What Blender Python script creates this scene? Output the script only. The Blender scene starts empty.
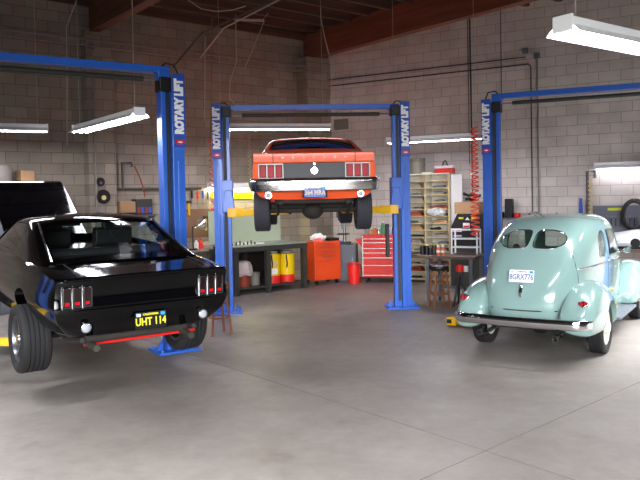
import bpy, bmesh, math, random
from mathutils import Vector, Matrix
from mathutils.bvhtree import BVHTree
random.seed(7)
PI = math.pi
R = math.radians
SC = bpy.context.scene
COL = SC.collection

# ------------------------------------------------------------------ materials
def srgb(h):
    h = h.lstrip('#')
    v = [int(h[i:i+2], 16)/255 for i in (0, 2, 4)]
    return tuple((c/12.92 if c <= .04045 else ((c+.055)/1.055)**2.4) for c in v) + (1,)

def mat(name, col, rough=.5, metal=0., var=.12, scale=9., coat=0., emit=None, es=0., trans=0., bump=0., ior=1.45):
    m = bpy.data.materials.new(name); m.use_nodes = True
    nt = m.node_tree; b = nt.nodes['Principled BSDF']
    c = srgb(col) if isinstance(col, str) else col
    b.inputs['Roughness'].default_value = rough
    b.inputs['Metallic'].default_value = metal
    b.inputs['Coat Weight'].default_value = coat
    b.inputs['Coat Roughness'].default_value = .04
    b.inputs['Transmission Weight'].default_value = trans
    b.inputs['IOR'].default_value = ior
    tc = nt.nodes.new('ShaderNodeTexCoord')
    n = nt.nodes.new('ShaderNodeTexNoise'); n.inputs['Scale'].default_value = scale; n.inputs['Detail'].default_value = 4
    nt.links.new(tc.outputs['Object'], n.inputs['Vector'])
    mx = nt.nodes.new('ShaderNodeMix'); mx.data_type = 'RGBA'
    mx.inputs['A'].default_value = tuple(v*(1-var) for v in c[:3])+(1,)
    mx.inputs['B'].default_value = tuple(min(1, v*(1+var)) for v in c[:3])+(1,)
    nt.links.new(n.outputs['Fac'], mx.inputs['Factor'])
    nt.links.new(mx.outputs['Result'], b.inputs['Base Color'])
    if bump:
        bp = nt.nodes.new('ShaderNodeBump'); bp.inputs['Strength'].default_value = bump
        nt.links.new(n.outputs['Fac'], bp.inputs['Height']); nt.links.new(bp.outputs['Normal'], b.inputs['Normal'])
    if emit:
        b.inputs['Emission Color'].default_value = srgb(emit); b.inputs['Emission Strength'].default_value = es
    return m

def glass_mat(name, tint, alpha, ior=1.5):
    m = bpy.data.materials.new(name); m.use_nodes = True
    nt = m.node_tree; nt.nodes.clear()
    o = nt.nodes.new('ShaderNodeOutputMaterial')
    g = nt.nodes.new('ShaderNodeBsdfGlossy'); g.inputs['Roughness'].default_value = .03
    t = nt.nodes.new('ShaderNodeBsdfTransparent'); t.inputs['Color'].default_value = tint
    f = nt.nodes.new('ShaderNodeFresnel'); f.inputs['IOR'].default_value = ior
    ma = nt.nodes.new('ShaderNodeMath'); ma.operation = 'ADD'; ma.inputs[1].default_value = alpha
    ge = nt.nodes.new('ShaderNodeNewGeometry'); fr = nt.nodes.new('ShaderNodeMath'); fr.operation = 'SUBTRACT'; fr.inputs[0].default_value = 1
    nt.links.new(ge.outputs['Backfacing'], fr.inputs[1]); mu = nt.nodes.new('ShaderNodeMath'); mu.operation = 'MULTIPLY'
    nt.links.new(f.outputs[0], mu.inputs[0]); nt.links.new(fr.outputs[0], mu.inputs[1])
    x = nt.nodes.new('ShaderNodeMixShader')
    nt.links.new(mu.outputs[0], ma.inputs[0]); nt.links.new(ma.outputs[0], x.inputs[0])
    nt.links.new(t.outputs[0], x.inputs[1]); nt.links.new(g.outputs[0], x.inputs[2]); nt.links.new(x.outputs[0], o.inputs[0])
    return m

M = {}
M['blue'] = mat('lift_blue_paint', '#2a66cc', .38, var=.1, coat=.2)
M['signblue'] = mat('sign_blue', '#1f4fb4', .45, var=.03)
M['white'] = mat('white_enamel', '#f8f8f6', .4, var=.03)
M['red'] = mat('red_enamel', '#c8201c', .35, var=.08, coat=.3)
M['signred'] = mat('sign_red', '#c52a36', .4, var=.03)
M['yellow'] = mat('yellow_paint', '#e6b41c', .45, var=.12)
M['drumyellow'] = mat('drum_yellow', '#f0c800', .4, var=.06)
M['black'] = mat('black_plastic', '#141415', .5, var=.15)
M['steel'] = mat('grey_steel', '#8b8f92', .35, 1., var=.1)
M['greypaint'] = mat('grey_paint', '#5f646b', .5, var=.12)
M['darkgrey'] = mat('dark_grey_iron', '#33342f', .55, var=.2)
M['blackcar'] = mat('black_car_paint', '#040405', .07, var=.05)
M['blackcar'].node_tree.nodes['Principled BSDF'].inputs['Specular IOR Level'].default_value = .36
M['orangecar'] = mat('orange_car_paint', '#fc6434', .35, var=.03, coat=.25)
M['greencar'] = mat('seafoam_car_paint', '#7f9c97', .2, var=.02, coat=.8)
M['whitecar'] = mat('white_car_paint', '#e8e9ec', .25, var=.02, coat=.6)
M['satinblack'] = mat('satin_black', '#26272a', .45, var=.08)
M['under'] = mat('underbody', '#2a2622', .75, var=.3, scale=14)
M['rubber'] = mat('tyre_rubber', '#1d1d1f', .72, var=.15, scale=30)
M['rubber2'] = mat('worn_tyre_rubber', '#33323a', .75, var=.15, scale=20)
M['chrome'] = mat('chrome', '#e6e6e8', .08, 1., var=.02)
M['bumpersteel'] = mat('dull_chrome', '#d8d4d0', .22, 1., var=.05)
M['dullbezel'] = mat('dull_bezel', '#8f8d8b', .4, .6, var=.05)
M['rim'] = mat('grey_alloy', '#6c6d72', .3, .9, var=.08)
M['cream'] = mat('cream_wheel_paint', '#d8d4c4', .35, var=.04)
M['redlens'] = mat('red_lens', '#ab0a18', .4, var=.05)
M['redlens'].node_tree.nodes['Principled BSDF'].inputs['Specular IOR Level'].default_value = .25
M['darkredlens'] = mat('dark_red_lens', '#150406', .12, var=.05, coat=.8)
M['whitelens'] = mat('clear_lens', '#9aa0ac', .3, var=.05, coat=.2)
M['glass'] = glass_mat('car_glass', (.90, .95, .93, 1), 0.)
M['darkglass'] = glass_mat('dark_tinted_glass', (.10, .11, .12, 1), .01, 1.25)
M['seat'] = mat('black_vinyl', '#15151a', .5, var=.15)
M['tan'] = mat('tan_trim', '#8d8577', .7, var=.15)
M['plateblack'] = mat('plate_black', '#0d0e12', .4, var=.03)
M['plateyellow'] = mat('plate_yellow', '#e3d335', .4, var=.03)
M['plateblue'] = mat('plate_blue', '#2a62c0', .4, var=.03)
M['plategold'] = mat('plate_gold', '#d9c489', .4, var=.03)
M['platewhite'] = mat('plate_white', '#eef0f2', .35, var=.02)
M['plateink'] = mat('plate_ink', '#5d6f9c', .4, var=.03)
M['stickerblue'] = mat('sticker_blue', '#2f92ea', .4, var=.03)
M['stickerpale'] = mat('sticker_pale', '#b9c2ea', .4, var=.03)
M['wood'] = mat('stool_wood', '#7d4a2c', .5, var=.2, scale=14)
M['woodpale'] = mat('pale_wood', '#b89a6a', .6, var=.15)
M['benchtop'] = mat('bench_top', '#5f4a40', .55, var=.2)
M['galv'] = mat('galvanised_sheet', '#aab0a4', .42, .5, var=.1, scale=4)
M['panel'] = mat('pale_green_panel', '#a9b69a', .38, var=.08, scale=3)
M['cardboard'] = mat('cardboard', '#a98560', .75, var=.08)
M['cloth'] = mat('pale_cloth', '#c9b9b6', .85, var=.08)
M['rustred'] = mat('rust_red', '#8e3a26', .55, var=.15)
M['bucketgrey'] = mat('bucket_grey', '#8b857c', .6, var=.15)
M['orangecab'] = mat('orange_cabinet', '#d8481a', .42, var=.08)
M['redchest'] = mat('red_chest', '#cf2519', .38, var=.08, coat=.2)
M['redplastic'] = mat('red_plastic', '#e0241c', .4, var=.05)
M['hosered'] = mat('orange_red_hose', '#e24a2a', .45, var=.08)
M['hoseblack'] = mat('black_hose', '#26211f', .55, var=.1)
M['shelfcream'] = mat('cream_shelf', '#e6e1cf', .55, var=.06)
M['shelfedge'] = mat('tan_shelf_edge', '#c4ae78', .55, var=.08)
M['whiteboard'] = mat('white_board', '#e3e2dd', .5, var=.03)
M['pegbrown'] = mat('brown_pegboard', '#6e5140', .7, var=.15)
M['peggrey'] = mat('grey_pegboard', '#6d7079', .6, var=.08)
M['pipe'] = mat('dark_pipe', '#55514c', .5, .4, var=.15)
M['conduit'] = mat('grey_conduit', '#8d8780', .45, .5, var=.1)
M['wire'] = mat('pale_cord', '#b5ad9d', .6, var=.1)
M['orangecord'] = mat('tan_cord', '#8c6c48', .6, var=.1)
M['ventgrey'] = mat('vent_grey', '#837a70', .7)
M['green'] = mat('green_plastic', '#3f8d54', .4, var=.05)
M['bluepl'] = mat('blue_plastic', '#3a58c0', .4, var=.05)
M['orangepl'] = mat('orange_can', '#d9641c', .4, var=.05)
M['can'] = mat('grey_olive_can', '#8e8c7c', .5, var=.12)
M['tube'] = mat('fluorescent_tube', '#ffffff', .4, var=.0, emit='#f4f2ff', es=80.)
M['dimtube'] = mat('dim_fluorescent_tube', '#ffffff', .4, var=.0, emit='#f4f2ff', es=14.)  # same tube with emission turned down to cut glare on the right wall
M['warmtube'] = mat('warm_fluorescent_tube', '#ffffff', .4, var=.0, emit='#fff3b8', es=60.)
M['clearbag'] = mat('crinkled_plastic', '#cfd0cc', .25, var=.25, scale=25, bump=.6)
M['joint'] = mat('floor_joint_dark', '#6b6762', .8, var=.1)
M['silver'] = mat('polished_aluminium', '#dcdcd8', .25, .9, var=.05)
M['stickeryellow'] = mat('sticker_yellow', '#d6dc28', .4, var=.03)

def floor_mat():
    m = bpy.data.materials.new('concrete_floor'); m.use_nodes = True
    nt = m.node_tree; b = nt.nodes['Principled BSDF']; L = nt.links.new
    tc = nt.nodes.new('ShaderNodeTexCoord')
    n1 = nt.nodes.new('ShaderNodeTexNoise'); n1.inputs['Scale'].default_value = .55; n1.inputs['Detail'].default_value = 8; n1.inputs['Roughness'].default_value = .62
    n2 = nt.nodes.new('ShaderNodeTexNoise'); n2.inputs['Scale'].default_value = 6; n2.inputs['Detail'].default_value = 8; n2.inputs['Roughness'].default_value = .7
    n3 = nt.nodes.new('ShaderNodeTexNoise'); n3.inputs['Scale'].default_value = 1.3; n3.inputs['Detail'].default_value = 6
    for n in (n1, n2, n3): L(tc.outputs['Object'], n.inputs['Vector'])
    r1 = nt.nodes.new('ShaderNodeValToRGB'); r1.color_ramp.elements[0].position = .33; r1.color_ramp.elements[1].position = .68
    r1.color_ramp.elements[0].color = srgb('#79726c'); r1.color_ramp.elements[1].color = srgb('#928c86')
    L(n1.outputs['Fac'], r1.inputs[0])
    r2 = nt.nodes.new('ShaderNodeValToRGB'); r2.color_ramp.elements[0].position = .3; r2.color_ramp.elements[1].position = .72
    r2.color_ramp.elements[0].color = (.78, .78, .78, 1); r2.color_ramp.elements[1].color = (1.08, 1.07, 1.06, 1)
    L(n2.outputs['Fac'], r2.inputs[0])
    mx = nt.nodes.new('ShaderNodeMix'); mx.data_type = 'RGBA'; mx.blend_type = 'MULTIPLY'; mx.inputs['Factor'].default_value = .9
    L(r1.outputs[0], mx.inputs['A']); L(r2.outputs[0], mx.inputs['B'])
    r3 = nt.nodes.new('ShaderNodeValToRGB'); r3.color_ramp.elements[0].position = .62; r3.color_ramp.elements[1].position = .78
    r3.color_ramp.elements[0].color = (1, 1, 1, 1); r3.color_ramp.elements[1].color = (.72, .68, .64, 1)
    L(n3.outputs['Fac'], r3.inputs[0])
    m2 = nt.nodes.new('ShaderNodeMix'); m2.data_type = 'RGBA'; m2.blend_type = 'MULTIPLY'; m2.inputs['Factor'].default_value = 1.
    L(mx.outputs['Result'], m2.inputs['A']); L(r3.outputs[0], m2.inputs['B'])
    L(m2.outputs['Result'], b.inputs['Base Color'])
    rr = nt.nodes.new('ShaderNodeMapRange'); rr.inputs['To Min'].default_value = .34; rr.inputs['To Max'].default_value = .62
    L(n3.outputs['Fac'], rr.inputs['Value']); L(rr.outputs[0], b.inputs['Roughness'])
    bp = nt.nodes.new('ShaderNodeBump'); bp.inputs['Strength'].default_value = .06; L(n2.outputs['Fac'], bp.inputs['Height']); L(bp.outputs[0], b.inputs['Normal'])
    return m

def block_mat(name, c1, c2, mortar, w=.414, h=.207, dx=0.):
    m = bpy.data.materials.new(name); m.use_nodes = True
    nt = m.node_tree; b = nt.nodes['Principled BSDF']; L = nt.links.new
    tc = nt.nodes.new('ShaderNodeTexCoord'); sp = nt.nodes.new('ShaderNodeSeparateXYZ'); cb = nt.nodes.new('ShaderNodeCombineXYZ')
    L(tc.outputs['Object'], sp.inputs[0])
    ad = nt.nodes.new('ShaderNodeMath'); ad.operation = 'ADD'; ad.inputs[1].default_value = 40+dx
    L(sp.outputs['X'], ad.inputs[0]); L(ad.outputs[0], cb.inputs['X']); L(sp.outputs['Z'], cb.inputs['Y'])
    br = nt.nodes.new('ShaderNodeTexBrick')
    br.inputs['Scale'].default_value = 1; br.inputs['Brick Width'].default_value = w; br.inputs['Row Height'].default_value = h
    br.inputs['Mortar Size'].default_value = .007; br.inputs['Mortar Smooth'].default_value = .3
    br.inputs['Color1'].default_value = srgb(c1); br.inputs['Color2'].default_value = srgb(c2); br.inputs['Mortar'].default_value = srgb(mortar)
    L(cb.outputs[0], br.inputs['Vector'])
    n = nt.nodes.new('ShaderNodeTexNoise'); n.inputs['Scale'].default_value = 2.2; n.inputs['Detail'].default_value = 7
    L(tc.outputs['Object'], n.inputs['Vector'])
    rp = nt.nodes.new('ShaderNodeValToRGB'); rp.color_ramp.elements[0].color = (.86, .85, .84, 1); rp.color_ramp.elements[1].color = (1.08, 1.08, 1.08, 1)
    rp.color_ramp.elements[0].position = .3; rp.color_ramp.elements[1].position = .7
    L(n.outputs['Fac'], rp.inputs[0])
    mx = nt.nodes.new('ShaderNodeMix'); mx.data_type = 'RGBA'; mx.blend_type = 'MULTIPLY'; mx.inputs['Factor'].default_value = 1
    L(br.outputs['Color'], mx.inputs['A']); L(rp.outputs[0], mx.inputs['B']); L(mx.outputs['Result'], b.inputs['Base Color'])
    b.inputs['Roughness'].default_value = .8
    bp = nt.nodes.new('ShaderNodeBump'); bp.inputs['Strength'].default_value = .35; bp.inputs['Distance'].default_value = .01; bp.invert = True
    L(br.outputs['Fac'], bp.inputs['Height']); L(bp.outputs[0], b.inputs['Normal'])
    return m

def wood_mat(name, c1, c2, axis_scale=(1, 14, 14), rough=.6):
    m = bpy.data.materials.new(name); m.use_nodes = True
    nt = m.node_tree; b = nt.nodes['Principled BSDF']; L = nt.links.new
    tc = nt.nodes.new('ShaderNodeTexCoord'); mp = nt.nodes.new('ShaderNodeMapping'); mp.inputs['Scale'].default_value = axis_scale
    L(tc.outputs['Object'], mp.inputs[0])
    n = nt.nodes.new('ShaderNodeTexNoise'); n.inputs['Scale'].default_value = 1.6; n.inputs['Detail'].default_value = 6
    L(mp.outputs[0], n.inputs['Vector'])
    r = nt.nodes.new('ShaderNodeValToRGB'); r.color_ramp.elements[0].color = srgb(c1); r.color_ramp.elements[1].color = srgb(c2)
    r.color_ramp.elements[0].position = .3; r.color_ramp.elements[1].position = .7
    L(n.outputs['Fac'], r.inputs[0]); L(r.outputs[0], b.inputs['Base Color']); b.inputs['Roughness'].default_value = rough
    return m
M['floor'] = floor_mat()
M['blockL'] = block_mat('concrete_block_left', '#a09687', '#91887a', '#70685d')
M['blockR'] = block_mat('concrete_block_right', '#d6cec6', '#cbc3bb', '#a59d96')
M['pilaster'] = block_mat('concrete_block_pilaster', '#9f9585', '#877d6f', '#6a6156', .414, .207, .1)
M['glulam'] = wood_mat('glulam_beam', '#623c2b', '#80523e', (.6, 9, 9))
M['joistwood'] = wood_mat('joist_wood', '#45342a', '#62493a', (.6, 9, 9))
M['deckwood'] = wood_mat('roof_deck', '#362b24', '#4d3d32', (9, .6, 9))

# ------------------------------------------------------------------ object helpers
def link(o, parent=None):
    COL.objects.link(o)
    if parent: o.parent = parent
    return o
def tag(o, label=None, cat=None, group=None, kind=None):
    if label: o['label'] = label
    if cat: o['category'] = cat
    if group: o['group'] = group
    if kind: o['kind'] = kind
    return o
def thing(name, label, cat, loc=(0, 0, 0), rz=0., group=None, scale=1.):
    o = bpy.data.objects.new(name, None); o.empty_display_size = .1
    COL.objects.link(o); o.location = loc; o.rotation_euler = (0, 0, rz); o.scale = (scale,)*3
    return tag(o, label, cat, group)
def finish(me, smooth):
    if smooth:
        me.shade_smooth()
        me.set_sharp_from_angle(angle=R(smooth if smooth is not True else 35))
    return me

class MB:
    def __init__(s): s.bm = bmesh.new()
    def box(s, c, d, rot=None):
        r = bmesh.ops.create_cube(s.bm, size=1.)
        mt = Matrix.Translation(c) @ (rot.to_4x4() if rot else Matrix()) @ Matrix.Diagonal((d[0], d[1], d[2], 1))
        bmesh.ops.transform(s.bm, matrix=mt, verts=r['verts']); return s
    def bar(s, p0, p1, w, h, up=(0, 0, 1)):
        p0, p1 = Vector(p0), Vector(p1); d = p1-p0; L = d.length; y = d/L
        x = y.cross(Vector(up)).normalized(); z = x.cross(y)
        m = Matrix((x, y, z)).transposed()
        return s.box((p0+p1)/2, (w, L, h), m)
    def cyl(s, p0, p1, r0, r1=None, n=16):
        r1 = r0 if r1 is None else r1
        p0, p1 = Vector(p0), Vector(p1); d = p1-p0
        q = Vector((0, 0, 1)).rotation_difference(d.normalized())
        r = bmesh.ops.create_cone(s.bm, cap_ends=True, segments=n, radius1=r0, radius2=r1, depth=d.length)
        bmesh.ops.transform(s.bm, matrix=Matrix.Translation((p0+p1)/2) @ q.to_matrix().to_4x4(), verts=r['verts']); return s
    def ball(s, c, r, sc=(1, 1, 1), n=16):
        q = bmesh.ops.create_uvsphere(s.bm, u_segments=n, v_segments=max(6, n//2), radius=r)
        bmesh.ops.transform(s.bm, matrix=Matrix.Translation(c) @ Matrix.Diagonal((*sc, 1)), verts=q['verts']); return s
    def lathe(s, prof, n=32, mt=None, closed=False):
        """prof: (r, z) pairs turned about z"""
        mt = mt or Matrix(); rings = []
        for r, z in prof:
            if r < 1e-6: rings.append([s.bm.verts.new(mt @ Vector((0, 0, z)))])
            else: rings.append([s.bm.verts.new(mt @ Vector((r*math.cos(2*PI*k/n), r*math.sin(2*PI*k/n), z))) for k in range(n)])
        seq = list(zip(rings, rings[1:])) + ([(rings[-1], rings[0])] if closed else [])
        for a, b in seq:
            for k in range(n):
                k2 = (k+1) % n
                if len(a) == 1 and len(b) == 1: continue
                if len(a) == 1: f = (a[0], b[k2], b[k])
                elif len(b) == 1: f = (a[k], a[k2], b[0])
                else: f = (a[k], a[k2], b[k2], b[k])
                s.bm.faces.new(f)
        return s
    def tube(s, pts, r, n=8, caps=True):
        pts = [Vector(p) for p in pts]; rings = []; prev = None
        for i, p in enumerate(pts):
            t = (pts[min(i+1, len(pts)-1)]-pts[max(i-1, 0)]).normalized()
            if prev is None:
                a = Vector((0, 0, 1)) if abs(t.z) < .9 else Vector((1, 0, 0))
                u = t.cross(a).normalized()
            else: u = (prev-t*prev.dot(t)).normalized()
            prev = u; v = t.cross(u)
            rr = r[i] if isinstance(r, (list, tuple)) else r
            rings.append([s.bm.verts.new(p+(u*math.cos(2*PI*k/n)+v*math.sin(2*PI*k/n))*rr) for k in range(n)])
        for a, b in zip(rings, rings[1:]):
            for k in range(n): s.bm.faces.new((a[k], a[(k+1) % n], b[(k+1) % n], b[k]))
        if caps: s.bm.faces.new(rings[0][::-1]); s.bm.faces.new(rings[-1])
        return s
    def prism(s, pts, axis, a, b):
        """polygon extruded from a to b along axis x/y/z; pts are the other two coordinates in order"""
        def P(q, t): return {'x': (t, q[0], q[1]), 'y': (q[0], t, q[1]), 'z': (q[0], q[1], t)}[axis]
        A = [s.bm.verts.new(P(q, a)) for q in pts]; B = [s.bm.verts.new(P(q, b)) for q in pts]
        s.bm.faces.new(A[::-1]); s.bm.faces.new(B); n = len(pts)
        for k in range(n): s.bm.faces.new((A[k], A[(k+1) % n], B[(k+1) % n], B[k]))
        return s
    def sheet(s, rows):
        V = [[s.bm.verts.new(p) for p in r] for r in rows]
        for a, b in zip(V, V[1:]):
            for k in range(len(a)-1): s.bm.faces.new((a[k], a[k+1], b[k+1], b[k]))
        return s
    def mesh(s, name='m', smooth=False):
        bmesh.ops.recalc_face_normals(s.bm, faces=s.bm.faces[:])
        me = bpy.data.meshes.new(name); s.bm.to_mesh(me); s.bm.free()
        return finish(me, smooth)
    def build(s, name, m, parent=None, smooth=False, bevel=0., label=None, loc=None, rz=None, solid=0.):
        me = s.mesh(name, smooth)
        for mm in (m if isinstance(m, (list, tuple)) else [m]): me.materials.append(mm)
        o = link(bpy.data.objects.new(name, me), parent)
        if loc is not None: o.location = loc
        if rz is not None: o.rotation_euler = (0, 0, rz)
        if solid:
            md = o.modifiers.new('s', 'SOLIDIFY'); md.thickness = solid; md.offset = 0
        if bevel:
            md = o.modifiers.new('b', 'BEVEL'); md.width = bevel; md.segments = 2; md.limit_method = 'ANGLE'
        if label: o['label'] = label
        return o

def evaluated(o):
    dg = bpy.context.evaluated_depsgraph_get(); dg.update()
    return bpy.data.meshes.new_from_object(o.evaluated_get(dg), depsgraph=dg)
def temp(me):
    o = bpy.data.objects.new('tmp', me); COL.objects.link(o); return o
def drop(o): bpy.data.objects.remove(o, do_unlink=True)
def subsurf(me, lv):
    o = temp(me); md = o.modifiers.new('s', 'SUBSURF'); md.levels = lv; md.render_levels = lv
    r = evaluated(o); drop(o); return r
def solidified(me, th, off=-1.):
    o = temp(me); md = o.modifiers.new('s', 'SOLIDIFY'); md.thickness = th; md.offset = off; md.use_even_offset = False
    r = evaluated(o); drop(o); return r
def boolean(me, cut, op='DIFFERENCE'):
    a, b = temp(me), temp(cut); md = a.modifiers.new('b', 'BOOLEAN'); md.object = b; md.operation = op; md.solver = 'EXACT'
    r = evaluated(a); drop(a); drop(b); return r
def obj_from(name, me, m, parent=None, smooth=True, label=None):
    me.name = name
    me.materials.clear()
    for mm in (m if isinstance(m, (list, tuple)) else [m]): me.materials.append(mm)
    finish(me, smooth)
    o = link(bpy.data.objects.new(name, me), parent)
    if label: o['label'] = label
    return o
def text(s, size, m, parent, mt, name='lettering', bold=0., sx=1., extrude=.0015, space=1., label=None):
    cu = bpy.data.curves.new('t', 'FONT'); cu.body = s; cu.size = size; cu.align_x = 'CENTER'; cu.align_y = 'CENTER'
    cu.offset = bold; cu.extrude = extrude; cu.space_character = space; cu.resolution_u = 3
    o = temp(cu); me = evaluated(o); drop(o)
    me.transform(mt @ Matrix.Diagonal((sx, 1, 1, 1)))
    me.materials.clear(); me.materials.append(m); me.name = name
    r = link(bpy.data.objects.new(name, me), parent)
    if label: r['label'] = label
    return r
UP = Matrix.Rotation(R(90), 4, 'X')          # text standing up, read from -y

# lofted half profiles, mirrored in x -------------------------------------------------
def loft(rows, crease_j=(), crease_i=(), caps=(True, True), lv=2, capcrease=.8):
    bm = bmesh.new(); cl = bm.edges.layers.float.get('crease_edge') or bm.edges.layers.float.new('crease_edge')
    n = len(rows[0]); ring = 2*n-2; V = []
    for r in rows:
        a = [bm.verts.new((0 if j in (0, n-1) else p[0], p[1], p[2])) for j, p in enumerate(r)]
        b = [bm.verts.new((-r[j][0], r[j][1], r[j][2])) for j in range(n-2, 0, -1)]
        V.append(a+b)
    def cr(a, b, v):
        e = bm.edges.get((a, b))
        if e: e[cl] = max(e[cl], v)
    for a, b in zip(V, V[1:]):
        for k in range(ring): bm.faces.new((a[k], a[(k+1) % ring], b[(k+1) % ring], b[k]))
    for on, a in ((caps[0], V[0]), (caps[1], V[-1])):
        if not on: continue
        for j in range(n-1):
            q = [a[j], a[j+1], a[(ring-j-1) % ring], a[(ring-j) % ring]]
            u = []
            for v in q:
                if v not in u: u.append(v)
            bm.faces.new(u)
        for k in range(ring): cr(a[k], a[(k+1) % ring], capcrease)
    for j, v in dict(crease_j).items():
        for a, b in zip(V, V[1:]):
            cr(a[j], b[j], v); cr(a[(ring-j) % ring], b[(ring-j) % ring], v)
    for i, v in dict(crease_i).items():
        for k in range(ring): cr(V[i][k], V[i][(k+1) % ring], v)
    bmesh.ops.recalc_face_normals(bm, faces=bm.faces[:])
    me = bpy.data.meshes.new('loft'); bm.to_mesh(me); bm.free()
    return subsurf(me, lv)

def open_loft(rows, crease_j=(), crease_i=(), lv=2):
    """rows of half profiles from side edge to the centre, mirrored: an open shell"""
    bm = bmesh.new(); cl = bm.edges.layers.float.get('crease_edge') or bm.edges.layers.float.new('crease_edge')
    n = len(rows[0]); V = []
    for r in rows:
        V.append([bm.verts.new((0 if j == n-1 else p[0], p[1], p[2])) for j, p in enumerate(r)]
                 + [bm.verts.new((-r[j][0], r[j][1], r[j][2])) for j in range(n-2, -1, -1)])
    w = 2*n-1
    for a, b in zip(V, V[1:]):
        for k in range(w-1): bm.faces.new((a[k], a[k+1], b[k+1], b[k]))
    def cr(a, b, v):
        e = bm.edges.get((a, b))
        if e: e[cl] = max(e[cl], v)
    for j, v in dict(crease_j).items():
        for a, b in zip(V, V[1:]): cr(a[j], b[j], v); cr(a[w-1-j], b[w-1-j], v)
    for i, v in dict(crease_i).items():
        for k in range(w-1): cr(V[i][k], V[i][k+1], v)
    bmesh.ops.recalc_face_normals(bm, faces=bm.faces[:])
    # point the shell outward
    top = max(bm.faces, key=lambda f: f.calc_center_median().z)
    if top.normal.z < 0: bmesh.ops.reverse_faces(bm, faces=bm.faces[:])
    me = bpy.data.meshes.new('shell'); bm.to_mesh(me); bm.free()
    return subsurf(me, lv)

def glazed(me, wins, name, m, gm, parent, th=.03):
    """cut window openings through a shell and fit a pane that follows it; wins: (pane name, prism args)"""
    shell = solidified(me.copy(), th); thin = solidified(solid_in(me.copy(), .012), .006)
    for pname, pts, ax, a, b in wins:
        pane = boolean(thin.copy(), MB().prism(pts, ax, a, b).mesh(), 'INTERSECT')
        obj_from(pname, pane, gm, parent)
        shell = boolean(shell, MB().prism(pts, ax, a, b).mesh())
    return obj_from(name, shell, m, parent)
def solid_in(me, d):
    bm = bmesh.new(); bm.from_mesh(me); bm.normal_update()
    nv = [v.normal.copy() for v in bm.verts]
    for v, nn in zip(bm.verts, nv): v.co -= nn*d
    bm.to_mesh(me); bm.free(); return me
def rounded(pts, r, n=4):
    out = []; N = len(pts)
    for i in range(N):
        p0, p, p1 = Vector(pts[i-1]), Vector(pts[i]), Vector(pts[(i+1) % N])
        a = (p0-p); b = (p1-p); ra = min(r, a.length*.45); rb = min(r, b.length*.45)
        A = p+a.normalized()*ra; B = p+b.normalized()*rb
        for k in range(n+1):
            t = k/n; out.append(tuple((1-t)**2*A+2*t*(1-t)*p+t*t*B))
    return out
def bvh(me):
    bm = bmesh.new(); bm.from_mesh(me); t = BVHTree.FromBMesh(bm); bm.free(); return t

def tyre(parent, loc, side, Rr, w, rm, rimmat, style, rub='rubber', turn=0.):
    """wheel standing on its tread, axle along x; rim face towards side (+1/-1)"""
    mt = Matrix.Translation(loc) @ Matrix.Rotation(R(90)*side, 4, 'Y')
    h = w/2; p = [(rm, -h*.8), (rm+.02, -h*.92), ((rm+Rr)/2, -h*1.02), (Rr*.93, -h*.97), (Rr*.98, -h*.88), (Rr, -h*.74)]
    g = 5; z0 = -h*.74; dz = h*1.48/g
    for k in range(g):
        z = z0+k*dz
        if k: p += [(Rr-.012, z-.004), (Rr-.012, z+.004), (Rr, z+.0045)]
        p += [(Rr+.001, z+dz*.5), (Rr, z+dz-.0045 if k < g-1 else z+dz)]
    p += [(Rr*.98, h*.88), (Rr*.93, h*.97), ((rm+Rr)/2, h*1.02), (rm+.02, h*.92), (rm, h*.8)]
    t = MB().lathe(p, 48, mt, closed=True).build('tire', M[rub], parent, smooth=28)
    b = MB(); f = h*.62 if style != 'deep' else h*.45
    b.lathe([(rm*.9, -h*.8), (rm+.006, -h*.82), (rm*.93, -h*.5), (rm*.93, f), (rm+.006, h*.84), (rm-.02, h*.86), (rm*.86, f+.01), (rm*.86, -h*.5)], 40, mt, closed=True)
    if style in ('spoke', 'deep'):
        for k in range(5):
            a = 2*PI*k/5+turn
            c, s_ = math.cos(a), math.sin(a)
            P = lambda r, z: mt @ Vector((r*c, r*s_, z))
            b.bar(P(.03, f-.01), P(rm*.9, f), .045, .03, up=mt.to_3x3() @ Vector((0, 0, 1)))
        b.lathe([(0, f+.03), (.045, f+.03), (.06, f), (.06, -.05), (0, -.05)], 20, mt)
        b.lathe([(rm*.9, -.03), (.06, -.03)], 32, mt)
    else:
        b.lathe([(rm*.88, f-.02), (rm*.7, f), (rm*.5, f-.015), (.09, f+.01), (.085, f+.05), (.05, f+.065), (0, f+.07)], 32, mt)
    return b.build('wheel_rim', rimmat, t, smooth=30)

def plate(parent, c, kind, rot=None, tilt=0.):
    """licence plate facing -y"""
    bg, ink, top, num = {'black': ('plateblack', 'plateyellow', 'CALIFORNIA', 'UHT 114'), 'blue': ('plateblue', 'plategold', 'CALIFORNIA', '364 MRA'),
                         'white': ('platewhite', 'plateink', 'California', '8GRX776')}[kind]
    mt = Matrix.Translation(c) @ Matrix.Rotation(R(tilt), 4, 'X')
    b = MB(); b.prism(rounded([(-.152, -.077), (.152, -.077), (.152, .077), (-.152, .077)], .015), 'y', 0, -.006)
    b.bm.transform(mt); p = b.build('license_plate', M[bg], parent)
    off = Matrix.Translation((0, -.0075, 0))
    text(num, .098, M[ink], p, mt @ off @ Matrix.Translation((0, 0, -.014)) @ UP, bold=.0022, sx={'black': .80, 'blue': .80, 'white': .74}[kind])
    text(top, .027, M['signred' if kind == 'white' else ink], p, mt @ off @ Matrix.Translation((0, 0, .055)) @ UP, bold=.0008)
    for x, mm in ((-.118, 'stickerpale'), (.118, 'stickerblue')):
        s = MB().box((x, -.0075, .052), (.042, .002, .03)); s.bm.transform(mt); s.build('sticker', M[mm], p)
    return p

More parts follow.
